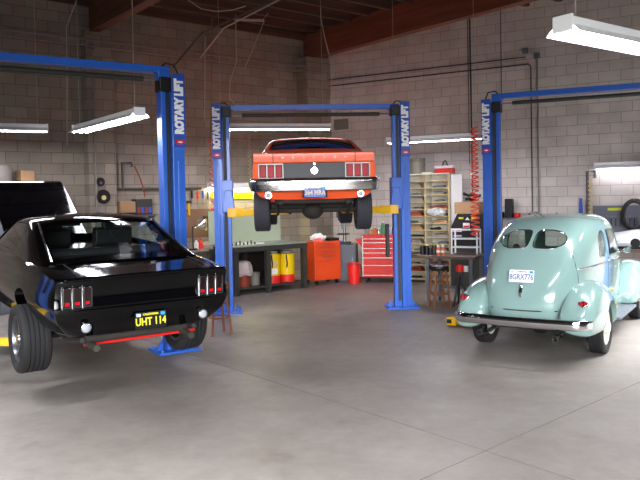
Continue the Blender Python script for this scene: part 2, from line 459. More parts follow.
# car placements: rear axle centre on the floor, height of the tyre bottoms, heading
BLACK_LOC, BLACK_RZ, BLACK_S, BLACK_SHIFT = (-2.23, 7.36, .285), 35, 1., 0.
ORANGE_LOC, ORANGE_RZ, ORANGE_S = (-.11, 10.75, 1.44), 2.5, .95
GREEN_LOC, GREEN_RZ, GREEN_S = (2.76, 8.80, 0), -33, .95

# ------------------------------------------------------------------ cars
# car space: x right, y forward from the rear axle, z up from the tyre bottoms
def wells(me, ys, r, x0, x1, z):
    for y in ys:
        for s in (-1, 1):
            me = boolean(me, MB().cyl((s*x0, y, z), (s*x1, y, z), r, n=40).mesh())
    return me

def coupe():
    t = thing('car', 'glossy black coupe with open hood raised just off the floor on a blue lift', 'car', BLACK_LOC, R(BLACK_RZ), scale=BLACK_S)
    t.rotation_euler = (R(2.4), 0, R(BLACK_RZ))
    D = .12      # body sits higher: the springs hang at full droop
    def row(y, k, wb, w, sh, zt, zc, zb=.34, ys=None):
        # k lip crest, wb bottom, w belly, sh shoulder, zt crest height, zc deck centre
        p = [(0, zb), (wb, zb), (wb+.09, zb+.05), (w-.035, .50), (w, .64), (w-.012, .77), (k+.015, zt-.02), (k-.06, zt), (k-.16, zt+.005), (0, zc)]
        ys = ys or [0]*10
        return [(x, y+dy, z+D) for (x, z), dy in zip(p, ys)]
    tail = row(-1.04, .80, .60, .83, .8, .915, .945, .36, [.16, .16, .13, .04, .0, .035, -.02, -.05, -.06, -.07])
    rows = [tail,
            row(-.97, .81, .62, .85, .8, .93, .95, .34, [.12, .12, .1, .03, 0, .02, 0, 0, 0, 0]),
            row(-.6, .825, .66, .885, .8, .965, .985, .32), row(-.2, .84, .66, .90, .8, .985, 1.0, .30),
            row(.3, .845, .66, .905, .8, .99, 1.0, .24), row(1.2, .84, .66, .90, .8, .98, .99, .22), row(2.0, .83, .66, .895, .8, .97, .99, .22),
            row(2.8, .82, .66, .89, .8, .92, .93, .26), row(3.4, .79, .62, .86, .8, .88, .89, .3), row(3.58, .76, .6, .82, .8, .85, .86, .34)]
    body = loft(rows, crease_j={4: .55, 6: .45, 7: .35}, crease_i={0: .6})
    body = wells(body, (0, 2.743), .375, .52, 1.1, .40+D*.5)
    bt = bvh(body)
    bo = obj_from('body', body, M['blackcar'], t)
    # cabin
    def cr(y, belt, a, b, c, top):
        return [(belt[0], y, belt[1]+D), (a[0], y, a[1]+D), (b[0], y, b[1]+D), (c[0], y, c[1]+D), (0, y, top+D)]
    be = (.83, .97)
    cab = [[(.82, -.36, .965+D), (.78, -.42, .975+D), (.73, -.47, .985+D), (.48, -.51, .995+D), (0, -.53, 1.0+D)],
           cr(-.05, be, (.775, 1.055), (.715, 1.11), (.49, 1.135), 1.145), cr(.22, be, (.75, 1.13), (.675, 1.235), (.47, 1.265), 1.277),
           cr(.42, be, (.735, 1.17), (.655, 1.305), (.46, 1.34), 1.353), cr(.62, be, (.73, 1.18), (.645, 1.33), (.46, 1.365), 1.378), cr(1.0, be, (.73, 1.18), (.64, 1.33), (.46, 1.37), 1.385),
           cr(1.38, be, (.73, 1.17), (.63, 1.312), (.45, 1.345), 1.36), cr(1.72, be, (.745, 1.11), (.66, 1.17), (.47, 1.19), 1.2),
           [(.82, 2.06, .965+D), (.78, 2.1, .975+D), (.70, 2.14, .985+D), (.47, 2.18, .99+D), (0, 2.2, .995+D)]]
    cs = open_loft(cab, crease_j={2: .35}, crease_i={3: .3, 6: .3})
    z = 1.015+D
    wins = [('rear_window', rounded([(-.66, -.40), (.66, -.40), (.59, .385), (-.59, .385)], .08), 'z', z, 2.2),
            ('windshield', rounded([(-.60, 1.45), (.60, 1.45), (.66, 2.05), (-.66, 2.05)], .08), 'z', z, 2.2),
            ('side_window', rounded([(.62, z), (1.75, z), (1.38, 1.285+D), (.72, 1.30+D)], .06), 'x', -1, -.3),
            ('side_window', rounded([(.62, z), (1.75, z), (1.38, 1.285+D), (.72, 1.30+D)], .06), 'x', .3, 1)]
    glazed(cs, wins, 'roof', M['blackcar'], M['glass'], t)
    MB().tube([(-.615, .41, 1.318+D), (-.655, .02, 1.155+D), (-.70, -.41, 1.0+D)], .011).build('window_trim', M['chrome'], t, smooth=True)
    MB().tube([(.615, .41, 1.318+D), (.655, .02, 1.155+D), (.70, -.41, 1.0+D)], .011).build('window_trim', M['chrome'], t, smooth=True)
    # hood hinged up at the cowl
    hd = [[(.50*w, y, zz) for w in (1, .8, .5, 0)] for y, zz in ((0, 0), (.45, .012), (1.0, .01), (1.42, -.005), (1.5, -.04))]
    hs = solidified(open_loft(hd, crease_j={0: 1.}, crease_i={0: 1., 4: .8}), .03)
    hs.transform(Matrix.Translation((-.10, 2.12, 1.0+D)) @ Matrix.Rotation(R(30), 4, 'X'))
    obj_from('hood', hs, M['blackcar'], t, label='black hood propped wide open')
    # trunk lid seam and deck lip
    lid = MB()
    for s in (-1, 1): lid.tube([(s*.62, -.54, .983+D), (s*.63, -.8, .972+D), (s*.62, -1.08, .945+D)], .005, 6)
    lid.tube([(s*.62, -1.085, .925+D) for s in (-1, 1)], .005, 6)
    lid.build('trunk_seam', M['satinblack'], t)
    lip = MB(); lip.tube([(x, -1.105-.02*(1-(x/.8)**2), .915+D+.012*(1-(x/.8)**2)) for x in [-.76+.19*k for k in range(9)]], .016, 8)
    lip.build('spoiler_lip', M['blackcar'], t, smooth=True)
    # tail lamps: three upright lenses each side
    for s in (-1, 1):
        tl = MB().prism(rounded([(s*.645-.14, .655+D), (s*.645+.14, .655+D), (s*.645+.14, .855+D), (s*.645-.14, .855+D)], .02), 'y', -.975, -1.035).build('tail_light', M['satinblack'], t, bevel=.006)
        for k in (-1, 0, 1):
            x = s*.645+k*.088
            MB().prism(rounded([(x-.031, .672+D), (x+.031, .672+D), (x+.031, .842+D), (x-.031, .842+D)], .015), 'y', -1.0, -1.045).build('lens', M['darkredlens'], tl, bevel=.004)
            MB().box((x, -1.05, .70+D), (.038, .008, .028)).build('reflector', M['redlens'], tl)
            MB().tube([(x-.043, -1.05, .655+D), (x-.047, -1.056, .76+D), (x-.043, -1.05, .86+D)], .0045, 6).build('bezel', M['chrome'], tl, smooth=True)
        bl = MB().cyl((s*.565, -.96, .47+D), (s*.565, -1.035, .47+D), .046, n=24).build('reversing_lamp', M['chrome'], t, smooth=True, bevel=.005)
        MB().ball((s*.565, -1.034, .47+D), .036, (1, .35, 1)).build('lens', M['whitelens'], bl, smooth=True)
    MB().tube([(x, -1.045+.03*abs(x/.8)**3, .628+D) for x in [-.8+.2*k for k in range(9)]], .008, 6).build('tail_crease_trim', M['blackcar'], t, smooth=True)
    plate(t, (.03, -1.03, .475+D), 'black', tilt=-4)
    # seats seen through the glass
    for s in (-1, 1):
        st = MB(); st.prism(rounded([(.95, .98+D), (1.12, .98+D), (1.06, 1.2+D), (.93, 1.2+D)], .05), 'x', s*.36-.22, s*.36+.22)
        st.build('front_seat', M['seat'], t, bevel=.03)
        MB().box((s*.36, .99, 1.22+D), (.26, .09, .13)).build('headrest', M['seat'], t, bevel=.03)
    MB().prism(rounded([(.05, .98+D), (.3, .98+D), (.2, 1.06+D), (.08, 1.06+D)], .03), 'x', -.58, .58).build('rear_seat', M['seat'], t, bevel=.02)
    MB().box((0, 1.47, 1.22+D), (.24, .02, .06)).build('rear_view_mirror', M['black'], t, bevel=.01)
    # underbody
    u = MB(); u.tube([(-.68, .0, .345), (.68, 0, .345)], .045, 12); u.ball((0, 0, .345), .15, (1, 1, .9))
    u.build('rear_axle', M['under'], t, smooth=True)
    MB().prism([(-.52, -.35), (.52, -.35), (.52, -.80), (-.52, -.80)], 'z', .27+D, .4+D).build('fuel_tank', M['under'], t, bevel=.03)
    for s in (-1, 1):
        MB().tube([(s*.42, 1.0, .30), (s*.42, .3, .33), (s*.48, -.3, .40), (s*.47, -.75, .385), (s*.46, -.98, .38)], .032, 12).build('exhaust_pipe', M['under' if s > 0 else 'darkgrey'], t, smooth=True)
        MB().tube([(s*.55, -.85, .44), (s*.55, -.3, .34), (s*.55, 0, .38), (s*.55, .5, .32)], .025, 6).build('leaf_spring', M['under'], t)
    MB().tube([(-.5, -.72, .365), (.62, -.70, .365)], .016, 10).build('sway_bar', M['red'], t, smooth=True, label='red anti-sway bar')
    for x, y, sd, tr in ((-.815, 0, -1, .2), (.815, 0, 1, .5), (-.77, 2.743, -1, 0), (.77, 2.743, 1, .3)):
        tyre(t, (x+(BLACK_SHIFT if y == 0 else 0), y, .335), sd, .335, .285, .225, M['rim'], 'spoke', turn=tr)
    return t

def fastback():
    t = thing('car', 'orange fastback car raised high on the middle lift', 'car', ORANGE_LOC, R(ORANGE_RZ), scale=ORANGE_S)
    D = .2
    def row(y, k, wb, w, zt, zc, zb=.34, ys=None):
        p = [(0, zb), (wb, zb), (w-.07, zb+.05), (w-.02, .52), (w, .66), (w-.01, .80), (k+.015, zt-.03), (k-.05, zt), (k-.16, zt+.005), (0, zc)]
        ys = ys or [0]*10
        return [(x, y+dy, z+D) for (x, z), dy in zip(p, ys)]
    tail = row(-1.04, .87, .66, .90, .97, .975, .315, [.2, .2, .15, .06, .02, 0, 0, .0, 0, 0])
    rows = [tail, row(-.98, .875, .68, .915, .97, .975, .30, [.1, .1, .08, .03, 0, 0, 0, 0, 0, 0]), row(-.6, .88, .70, .925, .975, .985, .30),
            row(-.2, .87, .70, .925, .98, .99, .3), row(.4, .86, .68, .915, .98, .99, .25), row(1.3, .85, .68, .90, .96, .98, .22), row(2.1, .84, .68, .90, .94, .97, .22),
            row(2.9, .82, .66, .90, .90, .93, .26), row(3.4, .80, .62, .87, .86, .88, .3), row(3.62, .76, .6, .82, .82, .84, .34)]
    body = loft(rows, crease_j={3: .3, 5: .35, 7: .5}, crease_i={0: .7})
    body = wells(body, (0, 2.743), .37, .54, 1.1, .40+D*.45)
    obj_from('body', body, M['orangecar'], t)
    def cr(y, a, b, c, top, x0=.80, z0=.94):
        return [(x0, y, z0+D), (a[0], y, a[1]+D), (b[0], y, b[1]+D), (c[0], y, c[1]+D), (0, y, top+D)]
    cab = [cr(-.98, (.80, .965), (.76, .97), (.52, .975), .98, .83, .96), cr(-.6, (.79, 1.01), (.73, 1.05), (.50, 1.075), 1.085, .82, .96), cr(-.1, (.775, 1.10), (.70, 1.18), (.49, 1.215), 1.228, .82, .96),
           cr(.3, (.76, 1.14), (.675, 1.275), (.48, 1.315), 1.328, .82, .96), cr(.7, (.75, 1.15), (.655, 1.31), (.47, 1.35), 1.362, .82, .96), cr(1.2, (.74, 1.15), (.64, 1.305), (.46, 1.345), 1.358, .82, .96),
           cr(1.5, (.73, 1.14), (.62, 1.275), (.44, 1.315), 1.33, .82, .96), cr(1.85, (.74, 1.06), (.65, 1.11), (.46, 1.14), 1.15, .82, .96), cr(2.25, (.78, .96), (.72, .965), (.48, .97), .98, .82, .95)]
    cs = open_loft(cab, crease_j={2: .45}, crease_i={})
    wins = [('rear_window', rounded([(-.68, -.62), (.68, -.62), (.60, .40), (-.60, .40)], .09), 'z', 1.02+D, 2.4),
            ('windshield', rounded([(-.52, 1.56), (.52, 1.56), (.62, 2.12), (-.62, 2.12)], .08), 'z', .98+D, 2.4),
            ('side_window', rounded([(.5, .98+D), (1.75, .98+D), (1.45, 1.19+D), (.55, 1.2+D)], .06), 'x', -1, -.3),
            ('side_window', rounded([(.5, .98+D), (1.75, .98+D), (1.45, 1.19+D), (.55, 1.2+D)], .06), 'x', .3, 1)]
    glazed(cs, wins, 'roof', M['orangecar'], M['darkglass'], t)
    # rear deck lip with end caps
    b = MB(); b.prism(rounded([(-1.07, .842+D), (-1.0, .842+D), (-.78, .965+D), (-.82, .998+D), (-1.085, .99+D)], .02), 'x', -.885, .885)
    b.build('rear_deck_lip', M['orangecar'], t, smooth=True, bevel=.012)
    for s in (-1, 1):
        MB().tube([(s*.60, -1.088, .995+D), (s*.60, -1.09, .845+D)], .004, 6).build('panel_gap', M['under'], t)
    MB().prism(rounded([(-.47, .605+D), (.47, .605+D), (.47, .842+D), (-.47, .842+D)], .02), 'y', -1.0, -1.058).build('tail_panel', M['satinblack'], t, bevel=.006, label='flat black tail panel')
    for k, ch in enumerate('MUSTANG'):
        text(ch, .036, M['dullbezel'], t, Matrix.Translation((-.46+.153*k, -1.089, .915+D)) @ UP, bold=.002, name='letter')
    f = MB().cyl((0, -1.04, .725+D), (0, -1.085, .725+D), .058, n=28).build('fuel_cap', M['chrome'], t, smooth=True, bevel=.01)
    MB().cyl((0, -1.04, .822+D), (0, -1.075, .822+D), .013, n=16).build('trunk_lock', M['chrome'], t, smooth=True)
    for s in (-1, 1):
        c = s*.635
        h = MB()
        x0, x1, z0, z1 = c-.185, c+.185, .612+D, .835+D
        for a in ((x0+.009, 0), (x1-.009, 0)): h.box((a[0], -1.055, (z0+z1)/2), (.018, .05, z1-z0))
        for a in (z0+.009, z1-.009): h.box((c, -1.055, a), (x1-x0, .05, .018))
        for k in (-.5, .5): h.box((c+k*.115, -1.053, (z0+z1)/2), (.02, .046, z1-z0))
        o = h.build('tail_light', M['dullbezel'], t, bevel=.004)
        MB().box((c, -1.035, (z0+z1)/2), (x1-x0-.01, .03, z1-z0-.01)).build('backing', M['satinblack'], o)
        for k in (-1, 0, 1):
            MB().prism(rounded([(c+k*.115-.042, z0+.028), (c+k*.115+.042, z0+.028), (c+k*.115+.042, z1-.028), (c+k*.115-.042, z1-.028)], .01), 'y', -1.03, -1.068).build('lens', M['redlens'], o, bevel=.005)
        r = MB().cyl((s*.68, -.9, .375+D), (s*.68, -1.015, .375+D), .052, n=24).build('reversing_lamp', M['chrome'], t, smooth=True, bevel=.006)
        MB().ball((s*.68, -1.016, .375+D), .040, (1, .3, 1)).build('lens', M['whitelens'], r, smooth=True)
    # wrap-round bumper
    path = [(-.935, -.72), (-.94, -.95), (-.90, -1.06), (-.8, -1.10), (-.4, -1.12), (0, -1.125), (.4, -1.12), (.8, -1.10), (.90, -1.06), (.94, -.95), (.935, -.72)]
    prof = [(.0, .615), (-.02, .605), (-.03, .57), (-.022, .52), (-.005, .445), (.02, .435)]
    bm = MB(); rws = []
    for i, (x, y) in enumerate(path):
        n = Vector((x*.9, y+.35, 0)).normalized()
        rws.append([(x-n.x*o, y-n.y*o, z+D) for o, z in prof])
    bm.sheet(rws); bm.build('rear_bumper', M['bumpersteel'], t, smooth=50, solid=.012)
    MB().prism(rounded([(-.185, .33+D), (.185, .33+D), (.17, .515+D), (-.17, .515+D)], .02), 'y', -.98, -1.128).build('plate_recess', M['under'], t)
    plate(t, (.0, -1.135, .415+D), 'blue')
    # underside
    u = MB(); u.tube([(-.70, 0, .335), (.70, 0, .335)], .045, 12); u.ball((0, 0, .335), .165, (1.1, 1, .95)); u.build('rear_axle', M['under'], t, smooth=True)
    MB().prism(rounded([(-.6, -.30), (.6, -.30), (.6, -.76), (-.6, -.76)], .05), 'z', .24+D, .42+D).build('fuel_tank', M['under'], t, bevel=.03)
    MB().box((0, 1.2, .2+D), (1.3, 2.6, .06)).build('floor_pan', M['under'], t)
    MB().prism([(2.0, .1+D), (3.1, .1+D), (3.2, .3+D), (1.9, .3+D)], 'x', -.25, .25).build('engine_sump', M['under'], t, bevel=.03)
    for s in (-1, 1):
        MB().tube([(s*.35, 2.2, .2+D), (s*.38, 1.1, .18+D), (s*.42, .35, .24+D), (s*.47, -.1, .36+D), (s*.50, -.6, .28+D), (s*.5, -.9, .26+D)], .03, 10).build('exhaust_pipe', M['under'], t, smooth=True)
        MB().cyl((s*.40, 1.1, .17+D), (s*.40, .55, .18+D), .085, n=18).build('muffler', M['under'], t, smooth=True)
        MB().tube([(s*.56, -.82, .33+D), (s*.56, -.3, .32), (s*.56, 0, .27), (s*.56, .55, .24+D)], .025, 6).build('leaf_spring', M['under'], t)
        MB().cyl((s*.44, -.05, .33), (s*.38, -.2, .62+D), .025, n=12).build('shock_absorber', M['under'], t, smooth=True)
    for x, y, sd in ((-.81, 0, -1), (.81, 0, 1), (-.75, 2.743, -1), (.75, 2.743, 1)):
        tyre(t, (x, y, .335), sd, .335, .25, .215, M['rim'], 'spoke', 'rubber2')
    return t

def conform(tree, pts, ax, d, off=.004):
    """lay outline points (the two coordinates other than ax) onto a surface met along direction d of axis ax"""
    out = []
    for q in pts:
        o = {'x': (-d*3, q[0], q[1]), 'y': (q[0], -d*3, q[1]), 'z': (q[0], q[1], -d*3)}[ax]
        v = {'x': (d, 0, 0), 'y': (0, d, 0), 'z': (0, 0, d)}[ax]
        h = tree.ray_cast(Vector(o), Vector(v))
        if h[0] is not None: out.append(h[0]+h[1]*off)
    return out

def sedan():
    t = thing('car', 'seafoam green vintage two-door sedan parked on the floor', 'car', GREEN_LOC, R(GREEN_RZ), scale=GREEN_S)
    lv = [(.44, -.74, .62, 2.3), (.50, -.83, .66, 2.3), (.64, -.86, .685, 2.3), (.84, -.835, .70, 2.28), (1.02, -.755, .705, 2.2), (1.18, -.64, .70, 2.1), (1.34, -.47, .685, 1.95),
          (1.48, -.22, .65, 1.80), (1.585, .06, .60, 1.68), (1.645, .33, .50, 1.56), (1.672, .62, .34, 1.42), (1.682, .85, .15, 1.2)]
    up = lambda z: z+.085*max(0, z-.9)
    lv = [(up(z), yr, w*1.045, yf) for z, yr, w, yf in lv]
    rows = []
    for z, yr, w, yf in lv:
        rows.append([(0, yr, z), (.38*w, yr+.02, z), (.64*w, yr+.03*(yf-yr), z), (.83*w, yr+.115*(yf-yr), z), (.96*w, yr+.37*(yf-yr), z), (w, yr+.62*(yf-yr), z), (.97*w, yr+.86*(yf-yr), z), (.72*w, yr+.965*(yf-yr), z), (0, yf, z)])
    shell = loft(rows, crease_j={}, crease_i={0: .6}, caps=(True, True), lv=3, capcrease=0.)
    tr = bvh(shell)
    rw = lambda s: rounded([(x, up(z)) for x, z in [(s*.03, 1.315), (s*.29, 1.305), (s*.425, 1.37), (s*.40, 1.455), (s*.26, 1.51), (s*.03, 1.51)]], .07, 5)
    qw = rounded([(.30, 1.18), (.68, 1.18), (.68, 1.53), (.52, 1.53), (.36, 1.42)], .08)
    dw = rounded([(.78, 1.18), (1.66, 1.18), (1.52, 1.45), (1.42, 1.53), (.78, 1.54)], .06)
    ws = rounded([(-.46, 1.2), (-.04, 1.2), (-.04, 1.52), (-.40, 1.50)], .06)
    wins = [('rear_window', rw(-1), 'y', -1.2, .5), ('rear_window', rw(1), 'y', -1.2, .5)]
    for a, b in ((-1, -.35), (.35, 1)): wins += [('quarter_window', qw, 'x', a, b), ('door_window', dw, 'x', a, b)]
    wins += [('windshield', ws, 'y', 1.4, 2.6), ('windshield', [(-x, z) for x, z in ws], 'y', 1.4, 2.6)]
    hol = shell.copy()
    # wheel housings cut through the lower body before it is hollowed
    glazed(hol, wins, 'body', M['greencar'], M['glass'], t, th=.03)
    for s in (-1, 1):
        MB().tube(conform(tr, rw(s)+rw(s)[:1], 'y', 1, .002), .007, 6).build('window_trim', M['chrome'], t, smooth=True)
    # inner floor and seats
    MB().box((0, .75, .5), (1.2, 2.6, .04)).build('floor_pan', M['under'], t)
    MB().prism(rounded([(.05, .55), (.6, .55), (.6, .85), (.28, .9), (.1, 1.25), (-.05, 1.25)], .06), 'x', -.55, .55).build('rear_seat', M['tan'], t)
    for s in (-1, 1):
        MB().prism(rounded([(1.0, .55), (1.55, .55), (1.55, .85), (1.2, .88), (1.08, 1.22), (.97, 1.22)], .06), 'x', s*.3-.26, s*.3+.26).build('front_seat', M['tan'], t)
    # deck lid seam
    seam = [(-.52, .64), (.52, .64)]
    pts = [(-.53, .62), (-.40, .615), (-.2, .612), (0, .61), (.2, .612), (.40, .615), (.53, .62)]
    MB().tube(conform(tr, pts, 'y', 1, .0), .008, 6).build('trunk_seam', M['under'], t)
    for s in (-1, 1):
        pts = [(s*x, z) for x, z in ((.53, .62), (.575, .72), (.59, .85), (.58, 1.0), (.55, 1.15), (.51, 1.27))]
        MB().tube(conform(tr, pts, 'y', 1, -.001), .006, 6).build('trunk_seam', M['under'], t)
    # chrome belt strip along the side
    for s in (-1, 1):
        pts = [(y, 1.10+.012*math.sin((y-.1)*1.5)) for y in [-.38+.2*k for k in range(13)]]
        MB().tube(conform(tr, pts, 'x', -s, .004), .011, 8).build('belt_molding', M['chrome'], t, smooth=True)
        for yy in (.72, 1.74):
            MB().tube(conform(tr, [(yy, .55), (yy, .7), (yy, .9), (yy, 1.06), (yy, 1.16)], 'x', -s, 0), .004, 6).build('door_seam', M['under'], t)
        h = conform(tr, [(.85, 1.02)], 'x', -s, .04)[0]
        MB().tube([h, h+Vector((0, .13, -.005))], .012, 8).build('door_handle', M['chrome'], t, smooth=True)
    # trunk handle
    hp = conform(tr, [(0, .885), (0, .78)], 'y', 1, .0)
    hb = MB(); hb.ball(hp[0]+Vector((0, -.02, .01)), .034, (.8, .8, 1.25)); hb.tube([hp[0]+Vector((0, -.03, 0)), (hp[0]+hp[1])/2+Vector((0, -.05, 0)), hp[1]+Vector((0, -.025, 0))], [.022, .02, .010], 10)
    hb.build('trunk_handle', M['chrome'], t, smooth=True)
    pp = conform(tr, [(0, 1.03)], 'y', 1, .0)[0]
    plate(t, (0, pp.y-.075, 1.03), 'white', tilt=-18)
    MB().box((0, pp.y-.03, 1.05), (.2, .07, .05)).build('plate_bracket', M['chrome'], t, bevel=.008)
    # hood
    hr = []
    for y, w, zt in ((1.95, .62, 1.10), (2.2, .60, 1.10), (2.6, .50, 1.07), (3.0, .36, 1.02), (3.3, .20, .94), (3.42, .08, .85)):
        hr.append([(0, y, .5), (w*.9, y, .5), (w, y, .75), (w*.92, y, zt-.12), (w*.6, y, zt-.02), (0, y, zt)])
    obj_from('hood', loft(hr, capcrease=.3), M['greencar'], t)
    # fenders
    def fender(name, rr, yc, rwell, s):
        rows = []
        for y, xo, zt, zb in rr:
            rows.append([(xi, y, zi) for xi, zi in ((.45, zb+.03), (.45, zt-.06), (.56, zt-.005), (.56+(xo-.56)*.45, zt-.01), (.56+(xo-.56)*.82, zt-(zt-zb)*.16), (xo, zt-(zt-zb)*.42), (xo-.005, zb+(zt-zb)*.22), (xo-.03, zb))])
        bm = bmesh.new(); V = [[bm.verts.new((s*x, y, z)) for x, y, z in r] for r in rows]; n = len(V[0])
        for a, b in zip(V, V[1:]):
            for k in range(n): bm.faces.new((a[k], a[(k+1) % n], b[(k+1) % n], b[k]))
        for r in (V[0], V[-1]):
            for k in range(n//2-1): bm.faces.new((r[k], r[k+1], r[n-2-k], r[n-1-k]))
        bmesh.ops.recalc_face_normals(bm, faces=bm.faces[:]); me = bpy.data.meshes.new('f'); bm.to_mesh(me); bm.free()
        me = subsurf(me, 2)
        for k in (0,): me = boolean(me, MB().cyl((s*.50, yc, .34), (s*1.2, yc, .34), rwell, n=40).mesh())
        return obj_from(name, me, M['greencar'], t), me
    RF = [(-.93, .80, .60, .36), (-.85, .845, .74, .33), (-.66, .88, .87, .31), (-.38, .90, .955, .30), (-.02, .905, .965, .30), (.32, .90, .87, .30), (.58, .875, .70, .31), (.78, .83, .52, .32), (.86, .78, .44, .33)]
    FF = [(2.0, .80, .46, .33), (2.1, .86, .62, .32), (2.35, .90, .86, .31), (2.7, .915, .97, .30), (3.05, .91, .95, .31), (3.4, .87, .86, .34), (3.65, .80, .70, .4), (3.72, .74, .6, .44)]
    for s in (-1, 1):
        fo, fme = fender('rear_fender', RF, 0, .345, s)
        fender('front_fender', FF, 2.845, .35, s)
        ft = bvh(fme)
        # chevron tail lamp
        base = conform(ft, [(s*.73, .72)], 'y', 1, 0)[0]
        tl = MB()
        mt = Matrix.Translation(base+Vector((0, -.012, 0))) @ Matrix.Rotation(R(-28), 4, 'X')
        tl.prism(rounded([(-.068, .024), (0, .044), (.068, .024), (.05, -.01), (0, -.045), (-.05, -.01)], .015), 'y', .02, -.028)
        tl.bm.transform(mt); o = tl.build('tail_light', M['chrome'], t, bevel=.01, smooth=True)
        for a in (-1, 1):
            l = MB(); l.prism(rounded([(a*.008, .028), (a*.054, .014), (a*.040, -.01), (a*.008, -.029)], .01), 'y', -.02, -.038); l.bm.transform(mt); l.build('lens', M['redlens'], o, bevel=.006)
        MB().prism(rounded([(s*.60, .8), (s*.86, .8), (s*.86, 2.1), (s*.60, 2.1)], .04), 'z', .30, .335).build('running_board', M['greypaint'], t, bevel=.01)
        MB().box((s*.63, 1.45, .41), (.06, 1.4, .16)).build('rocker_panel', M['greencar'], t, bevel=.02)
        MB().tube([(s*.42, 1.0, .3), (s*.42, -.3, .34), (s*.42, -.7, .33), (s*.42, -.92, .33)], .026, 14, caps=False).build('exhaust_pipe', M['steel'], t, smooth=True)
        MB().lathe([(.030, 0), (.034, .0), (.034, .2), (.030, .2)], 18, Matrix.Translation((s*.46, -1.06, .335)) @ Matrix.Rotation(R(-90), 4, 'X'), closed=True).build('exhaust_tip', M['chrome'], t, smooth=30)
        MB().tube([(s*.46, -.78, .42), (s*.46, -1.02, .47)], .015, 8).build('bumper_bracket', M['black'], t)
        m_ = conform(tr, [(1.62, 1.16)], 'x', -s, .0)[0]
        mm = MB(); mm.tube([m_, m_+Vector((s*.12, .0, .03))], .008, 6); mm.cyl(m_+Vector((s*.12, -.02, .04)), m_+Vector((s*.12, .03, .04)), .055, .03, 20)
        mm.build('side_mirror', M['chrome'], t, smooth=True)
    # bumper: a bowed chrome blade
    prof = [(.012, .445), (-.004, .45), (-.0135, .47), (-.017, .495), (-.0145, .535), (-.006, .556), (.012, .562)]
    rws = []
    for k in range(25):
        a = -1+2*k/24; x = .84*a; y = -1.06+.055*a*a+.13*max(0, abs(a)-.88)/.12
        sc = 1-.25*max(0, abs(a)-.9)/.1
        rws.append([(x, y+o, .50+(z-.50)*sc) for o, z in prof])
    MB().sheet(rws).build('rear_bumper', M['chrome'], t, smooth=60, solid=.01)
    u = MB(); u.tube([(-.7, 0, .33), (.7, 0, .33)], .045, 12); u.ball((0, 0, .33), .15); u.build('rear_axle', M['under'], t, smooth=True)
    MB().prism(rounded([(-.5, -.25), (.5, -.25), (.45, -.72), (-.45, -.72)], .06), 'z', .36, .47).build('fuel_tank', M['under'], t, bevel=.03)
    for x, y, sd in ((-.745, 0, -1), (.745, 0, 1), (-.73, 2.845, -1), (.73, 2.845, 1)):
        tyre(t, (x, y, .335), sd, .335, .19, .215, M['cream'], 'disc')
    return t


# ------------------------------------------------------------------ the room
K = Vector((-.05, 17.4, 0)); AL, AR = R(39), R(-30)
UL, NL = Vector((math.cos(AL), math.sin(AL), 0)), Vector((math.sin(AL), -math.cos(AL), 0))
UR, NR = Vector((math.cos(AR), math.sin(AR), 0)), Vector((math.sin(AR), -math.cos(AR), 0))
def WL(t, off=0., z=0.): return K+UL*t+NL*off+Vector((0, 0, z))
def WR(t, off=0., z=0.): return K+UR*t+NR*off+Vector((0, 0, z))
CEIL = 6.1

def structure(o): o['kind'] = 'structure'; return o
structure(MB().box((0, 8, -.1), (44, 40, .2)).build('floor', M['floor']))
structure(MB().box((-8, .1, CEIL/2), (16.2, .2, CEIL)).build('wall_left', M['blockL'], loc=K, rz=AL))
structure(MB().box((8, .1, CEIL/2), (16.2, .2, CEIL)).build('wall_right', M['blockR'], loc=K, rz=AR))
c = structure(MB().box((0, 8, CEIL+.06), (44, 40, .12)).build('ceiling', M['deckwood']))
structure(MB().box((-5.57, -.12, 2.62), (.54, .24, 5.24)).build('trim_1', M['pilaster'], loc=K, rz=AL))
structure(MB().box((-.2, -.2, 2.65), (.76, .4, 5.3)).build('trim_2', M['pilaster'], loc=K, rz=AL))
# glulam beams carried by the pilasters, running at right angles to the left wall
for n, p in enumerate((WL(-5.57, 0), WL(-.25, .0))):
    structure(MB().box((0, 0, 0), (16, .2, .62)).build('trim_%d' % (n+3), M['glulam'], loc=p+NL*8+Vector((0, 0, 5.3+.31)), rz=AL-PI/2))
for k in range(15):
    o = .5+.62*k
    structure(MB().box((0, 0, 0), (24, .09, .24)).build('ceiling_joist', M['joistwood'], loc=K+NL*o+UL*(-4)+Vector((0, 0, CEIL-.12)), rz=AL))
# ledger along the left wall top
structure(MB().box((-8, -.03, 5.86), (16, .06, .2)).build('trim_5', M['joistwood'], loc=K, rz=AL))
# saw-cut joints in the slab
def joint(p, q, n):
    structure(MB().bar((*p, .0005), (*q, .0005), .011, .003).build('floor_joint', M['joint']))
joint((-3.66, 11.16), (2.7, 3.46), 1); joint((.2, 4.33), (3.3, 7.15), 2)
joint((-1.75, 14.45), (-1.36, 13.66), 3); joint((-1.36, 13.66), (-.03, 14.79), 4)

